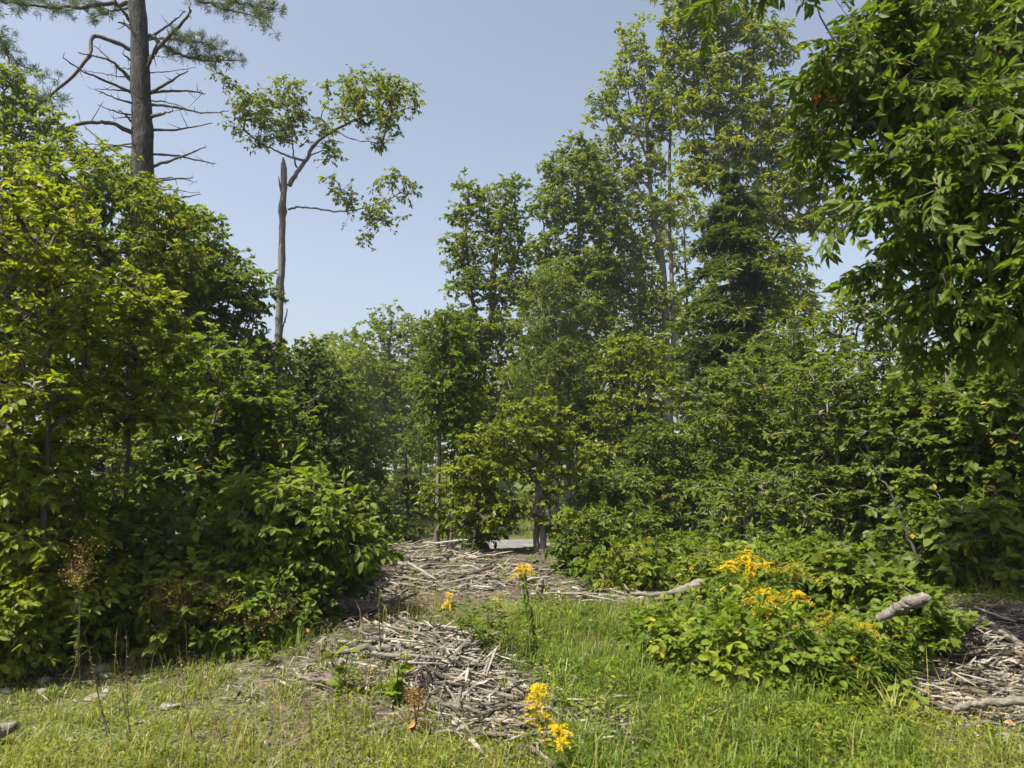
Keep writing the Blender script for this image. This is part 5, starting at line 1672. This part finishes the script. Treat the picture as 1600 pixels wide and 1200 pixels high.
def herbs(name, label, n, ybounds, size, tint, dens=None, hgt=.05, region=None, tkey='diamond'):
    y = np.exp(rng.uniform(math.log(ybounds[0]), math.log(ybounds[1]), n * 3))
    x = rng.uniform(-1, 1, n * 3) * y * .85
    z = zg(x, y)
    px, py = project(np.stack([x, y, z], 1))
    pr = np.ones(len(x)) * ((px > -120) & (px < 1720))
    if dens is not None: pr = pr * dens(px, py)
    if region is not None: pr = pr * in_poly(px, py, region)
    pat = .5 + .5 * np.sin(x * 6.3 + 2 * np.sin(y * 2.9)) * np.sin(y * 5.9 + 2 * np.sin(x * 3.1))
    keep = rng.random(len(x)) < pr * (.25 + .9 * pat)
    x, y, z, pat = x[keep][:n], y[keep][:n], z[keep][:n], pat[keep][:n]
    n = len(x)
    pos = np.stack([x, y, z + hgt * rng.random(n) * (.4 + pat)], 1)
    sz = size * rng.uniform(.5, 1.5, n)
    d_ = unit(n)
    d_[:, 2] = d_[:, 2] * .4 + .15
    mb = MB()
    var = rng.integers(0, len(T[tkey]), n)
    M = frames(d_, np.array([0, -.1, 1.0]) + rng.normal(0, .35, (n, 3)), sz)
    tn = np.clip(rng.uniform(tint[0], tint[1], n) + (pat - .5) * .2, 0, .85)
    for k in range(len(T[tkey])):
        s = var == k
        mb.leaves(LOW.get(tkey, T[tkey])[k], M[s], pos[s], tn[s], 0)
    tag(mb.build(name, [L['herb']]), label, 'ground cover', kind='stuff')


MEADOW = [(830, 935), (1000, 945), (1060, 990), (1130, 1040), (1300, 1090), (1420, 1150), (1480, 1260), (900, 1260), (820, 1085), (770, 1040), (790, 980)]
blades('grass', 'short sunlit grass over the near ground', 52000, (2.6, 6.6), None, .055, .003, (.25, .85), grass_density, lean=.9, clump=.75, segs=1)
blades('grass', 'taller green grass between debris strip and bramble mound', 34000, (2.7, 8.0), None, .105, .0024, (.08, .62), None, lean=1.2, clump=.5, region=MEADOW)
blades('grass', 'dry straw coloured grass stalks through the meadow', 5000, (2.7, 8.0), None, .24, .0013, (.72, 1.0), grass_density, lean=.7, clump=.6)
blades('grass', 'grass fringe at the foot of the left shrubs', 9000, (4.5, 6.8), None, .17, .0026, (.1, .7), None, lean=.9, clump=.8, region=[(-100, 930), (520, 960), (470, 1030), (300, 1040), (-100, 1000)])
blades('grass', 'dry golden grass at the near rim of the heap', 3500, (5, 7.5), None, .22, .0016, (.65, 1), None, lean=.7, clump=.4, region=[(600, 930), (690, 930), (700, 985), (610, 985)])
herbs('ground_herbs', 'low leafy herbs and clover among the near grass', 50000, (2.6, 7.0), .023, (.35, .84), grass_density, .05)
herbs('ground_herbs', 'leafy weeds in the taller meadow grass', 26000, (2.7, 8.0), .032, (.2, .80), None, .13, MEADOW)
herbs('ground_herbs', 'lime green bedstraw froth at the lower right', 20000, (2.6, 4.2), .016, (.6, .84), None, .12, [(1010, 1100), (1290, 1105), (1450, 1190), (1430, 1290), (930, 1290)], 'slim')
herbs('ground_herbs', 'low leaves under the left shrubs', 9000, (4.6, 8.0), .045, (.1, .7), None, .14, [(-100, 900), (520, 900), (500, 985), (300, 1015), (-100, 1000)])
herbs('ground_herbs', 'undergrowth on the floor beneath the trees', 26000, (7.5, 30), .09, (.1, .7), lambda px, py: np.where(in_poly(px, py, WOOD) | ((px > 640) & (px < 860) & (py > 820) & (py < 900)), .0, 1.0), .3)


def clumped_grass(label, n, per, ybounds, h, w_, tint, region):
    y = np.exp(rng.uniform(math.log(ybounds[0]), math.log(ybounds[1]), n * 12))
    x = rng.uniform(-1, 1, n * 12) * y * .8
    px, py = project(np.stack([x, y, zg(x, y)], 1))
    k = np.nonzero(in_poly(px, py, region))[0][:n]
    x, y = x[k], y[k]
    n = len(x)
    sc = rng.uniform(.5, 1.3, n)
    N = n * per
    b = np.stack([np.repeat(x, per) + rng.normal(0, .03, N), np.repeat(y, per) + rng.normal(0, .03, N), np.zeros(N)], 1)
    b[:, 2] = zg(b[:, 0], b[:, 1]) - .005
    a = rng.uniform(0, 6.28, N)
    l = h * np.repeat(sc, per) * rng.uniform(.5, 1.15, N)
    sp = rng.uniform(.15, 1.0, N)
    dv = np.stack([np.cos(a), np.sin(a), np.zeros(N)], 1)
    sv = np.stack([-np.sin(a), np.cos(a), np.zeros(N)], 1) * (w_ * rng.uniform(.6, 1.3, N))[:, None]
    up = np.array([0, 0, 1.0])
    m1 = b + dv * (l * sp * .25)[:, None] + up * (l * .55)[:, None]
    m2 = b + dv * (l * sp * .65)[:, None] + up * (l * (.9 - .25 * sp))[:, None]
    tp = b + dv * (l * sp * 1.05)[:, None] + up * (l * (1 - .6 * sp))[:, None]
    v = np.stack([b - sv, b + sv, m1 + sv, m1 - sv, m2 + sv * .7, m2 - sv * .7, tp], 1).reshape(-1, 3)
    i = np.arange(N)[:, None] * 7
    mb = MB()
    tn = np.clip(np.repeat(rng.uniform(tint[0], tint[1], n), per) + rng.normal(0, .08, N), 0, 1)
    mb.add(v, np.concatenate([np.concatenate([i, i + 1, i + 2, i + 3], 1), np.concatenate([i + 3, i + 2, i + 4, i + 5], 1)]), np.concatenate([tn, tn]))
    mb.lp.append(np.concatenate([i + 5, i + 4, i + 6], 1).ravel())
    mb.lt.append(np.full(N, 3))
    mb.ti.append(tn.astype(np.float32))
    mb.mi.append(np.zeros(N))
    tag(mb.build('grass', [L['grass']]), label, 'grass', kind='stuff')


LEFT = [(-80, 1010), (300, 1040), (420, 1080), (640, 1100), (700, 1150), (850, 1180), (900, 1260), (-80, 1260)]
clumped_grass('lush clumps in the meadow between debris strip and mound', 300, 26, (2.8, 8), .19, .0026, (.05, .55), MEADOW)
clumped_grass('small scattered grass clumps in the patchy near ground', 170, 20, (2.7, 6), .10, .0024, (.25, .7), LEFT)
clumped_grass('dry grass clumps in the patchy near ground', 60, 18, (2.7, 6), .12, .0018, (.7, .95), LEFT)
clumped_grass('grass breaking through the wood debris', 90, 14, (3.5, 10), .15, .0022, (.2, .85), WOOD)
blades('grass', 'tall verge grass beyond the gravel road', 12000, (34.3, 44), (-16, 14), .28, .02, (.3, .8), None, lean=.5)


def tuft(label, px, py, n, h, w_, tint=(.1, .6)):
    g = G(px, py)
    mb = MB()
    for _ in range(n):
        a = rng.uniform(0, 6.28)
        l = h * rng.uniform(.5, 1.1)
        b = g + np.array([*rng.normal(0, .025, 2), 0])
        s = np.linspace(0, 1, 5)
        sp = rng.uniform(.3, 1.1)
        p = b + np.outer(s ** 1.4 * l * sp * .8, [math.cos(a), math.sin(a), 0]) + np.outer(l * (s - .5 * sp * s ** 2.2), [0, 0, 1])
        q = np.array([-math.sin(a), math.cos(a), 0]) * w_ * rng.uniform(.7, 1.2)
        k = np.array([1, 1, .85, .6, .06])[:, None]
        v = np.concatenate([p - q * k, p + q * k])
        f = np.array([[i, i + 5, i + 6, i + 1] for i in range(4)])
        mb.add(v, f, rng.uniform(*tint))
    tag(mb.build('grass_tuft', [L['grass']], at=g), label, 'grass tuft', 'grass tufts')


for px, py, n, h, lab, t in [
    (330, 1018, 60, .34, 'tall grass tuft under the brown seed heads', (.05, .5)), (365, 1010, 40, .30, 'grass tuft beside the rusty seed heads', (.1, .6)), (345, 1065, 30, .18, 'yellow-green grass tuft before the shrub foot', (.4, .7)),
    (90, 1090, 30, .13, 'small bright grass tuft in the patchy grass', (.2, .5)), (600, 1085, 50, .18, 'olive grass tuft below the pale lobed seedling', (.2, .6)), (950, 985, 60, .32, 'tall meadow grass tuft before the forked log', (.2, .8)),
    (900, 970, 50, .30, 'tall meadow grass tuft beside the lone goldenrod', (.1, .5)), (1000, 975, 50, .30, 'reddish topped meadow grass tuft near the bramble', (.5, .9)), (1400, 1150, 40, .36, 'arching pale grass tuft below the mound', (.5, .95)),
    (1340, 1110, 40, .30, 'arching grass tuft at the shaded mound foot', (.3, .8)), (1560, 1190, 40, .22, 'grass tuft on the bank at the lower right', (.3, .7)), (870, 1055, 50, .28, 'deep green grass tuft in the meadow middle', (.0, .4)), (640, 1190, 40, .16, 'grass tuft at the bottom of the near grass', (.2, .6))]:
    tuft(lab, px, py, n, h, .0035, t)

print('objects', len(bpy.data.objects), 'loops-tris', sum(len(m.loops) - 2 * len(m.polygons) for m in bpy.data.meshes))


def pebbles():
    mb = MB()
    n = 700
    y = np.exp(rng.uniform(math.log(3), math.log(6), n * 6))
    x = rng.uniform(-1, 1, n * 6) * y * .8
    px, py = project(np.stack([x, y, zg(x, y)], 1))
    k = np.nonzero(in_poly(px, py, LEFT) | (in_poly(px, py, WOOD_R)))[0][:n]
    x, y = x[k], y[k]
    n = len(x)
    v = np.array([[1, 0, 0], [0, 1, 0], [-1, .1, 0], [.1, -1, 0], [.3, .2, .8], [-.4, -.2, .7], [0, 0, -.6]], float)
    f = np.array([[0, 1, 4], [1, 2, 5], [1, 5, 4], [2, 3, 5], [3, 0, 4], [3, 4, 5], [1, 0, 6], [2, 1, 6], [3, 2, 6], [0, 3, 6]])
    a = rng.uniform(0, 6.28, n)
    M = frames(np.stack([np.cos(a), np.sin(a), rng.normal(0, .2, n)], 1), np.array([0, 0, 1.0]) + rng.normal(0, .2, (n, 3)), rng.lognormal(math.log(.010), .5, n))
    mb.leaves((v * np.array([1, .8, .6]), [f]), M, np.stack([x, y, zg(x, y)], 1), rng.random(n))
    tag(mb.build('gravel', [B['stone']]), 'small stones scattered in the patchy near ground', 'gravel', kind='stuff')


pebbles()


def build_haze():
    mb = MB()
    x0, x1, y0, y1, z0, z1 = -2700, 2700, -1000, 5200, -60, 24
    v = np.array([[x, y, z] for z in (z0, z1) for y in (y0, y1) for x in (x0, x1)], float)
    mb.add(v, np.array([[0, 2, 3, 1], [4, 5, 7, 6], [0, 1, 5, 4], [2, 6, 7, 3], [0, 4, 6, 2], [1, 3, 7, 5]]))
    m, n, out = new_mat('summer_haze')
    p = n.nodes.new('ShaderNodeVolumePrincipled')
    p.inputs['Color'].default_value = (.80, .90, 1, 1)
    p.inputs['Density'].default_value = HAZE
    p.inputs['Anisotropy'].default_value = .2
    n.links.new(p.outputs[0], out.inputs['Volume'])
    tag(mb.build('haze', [m]), 'thin summer haze in the air', 'haze', kind='stuff')


HAZE = .0006
if HAZE: build_haze()
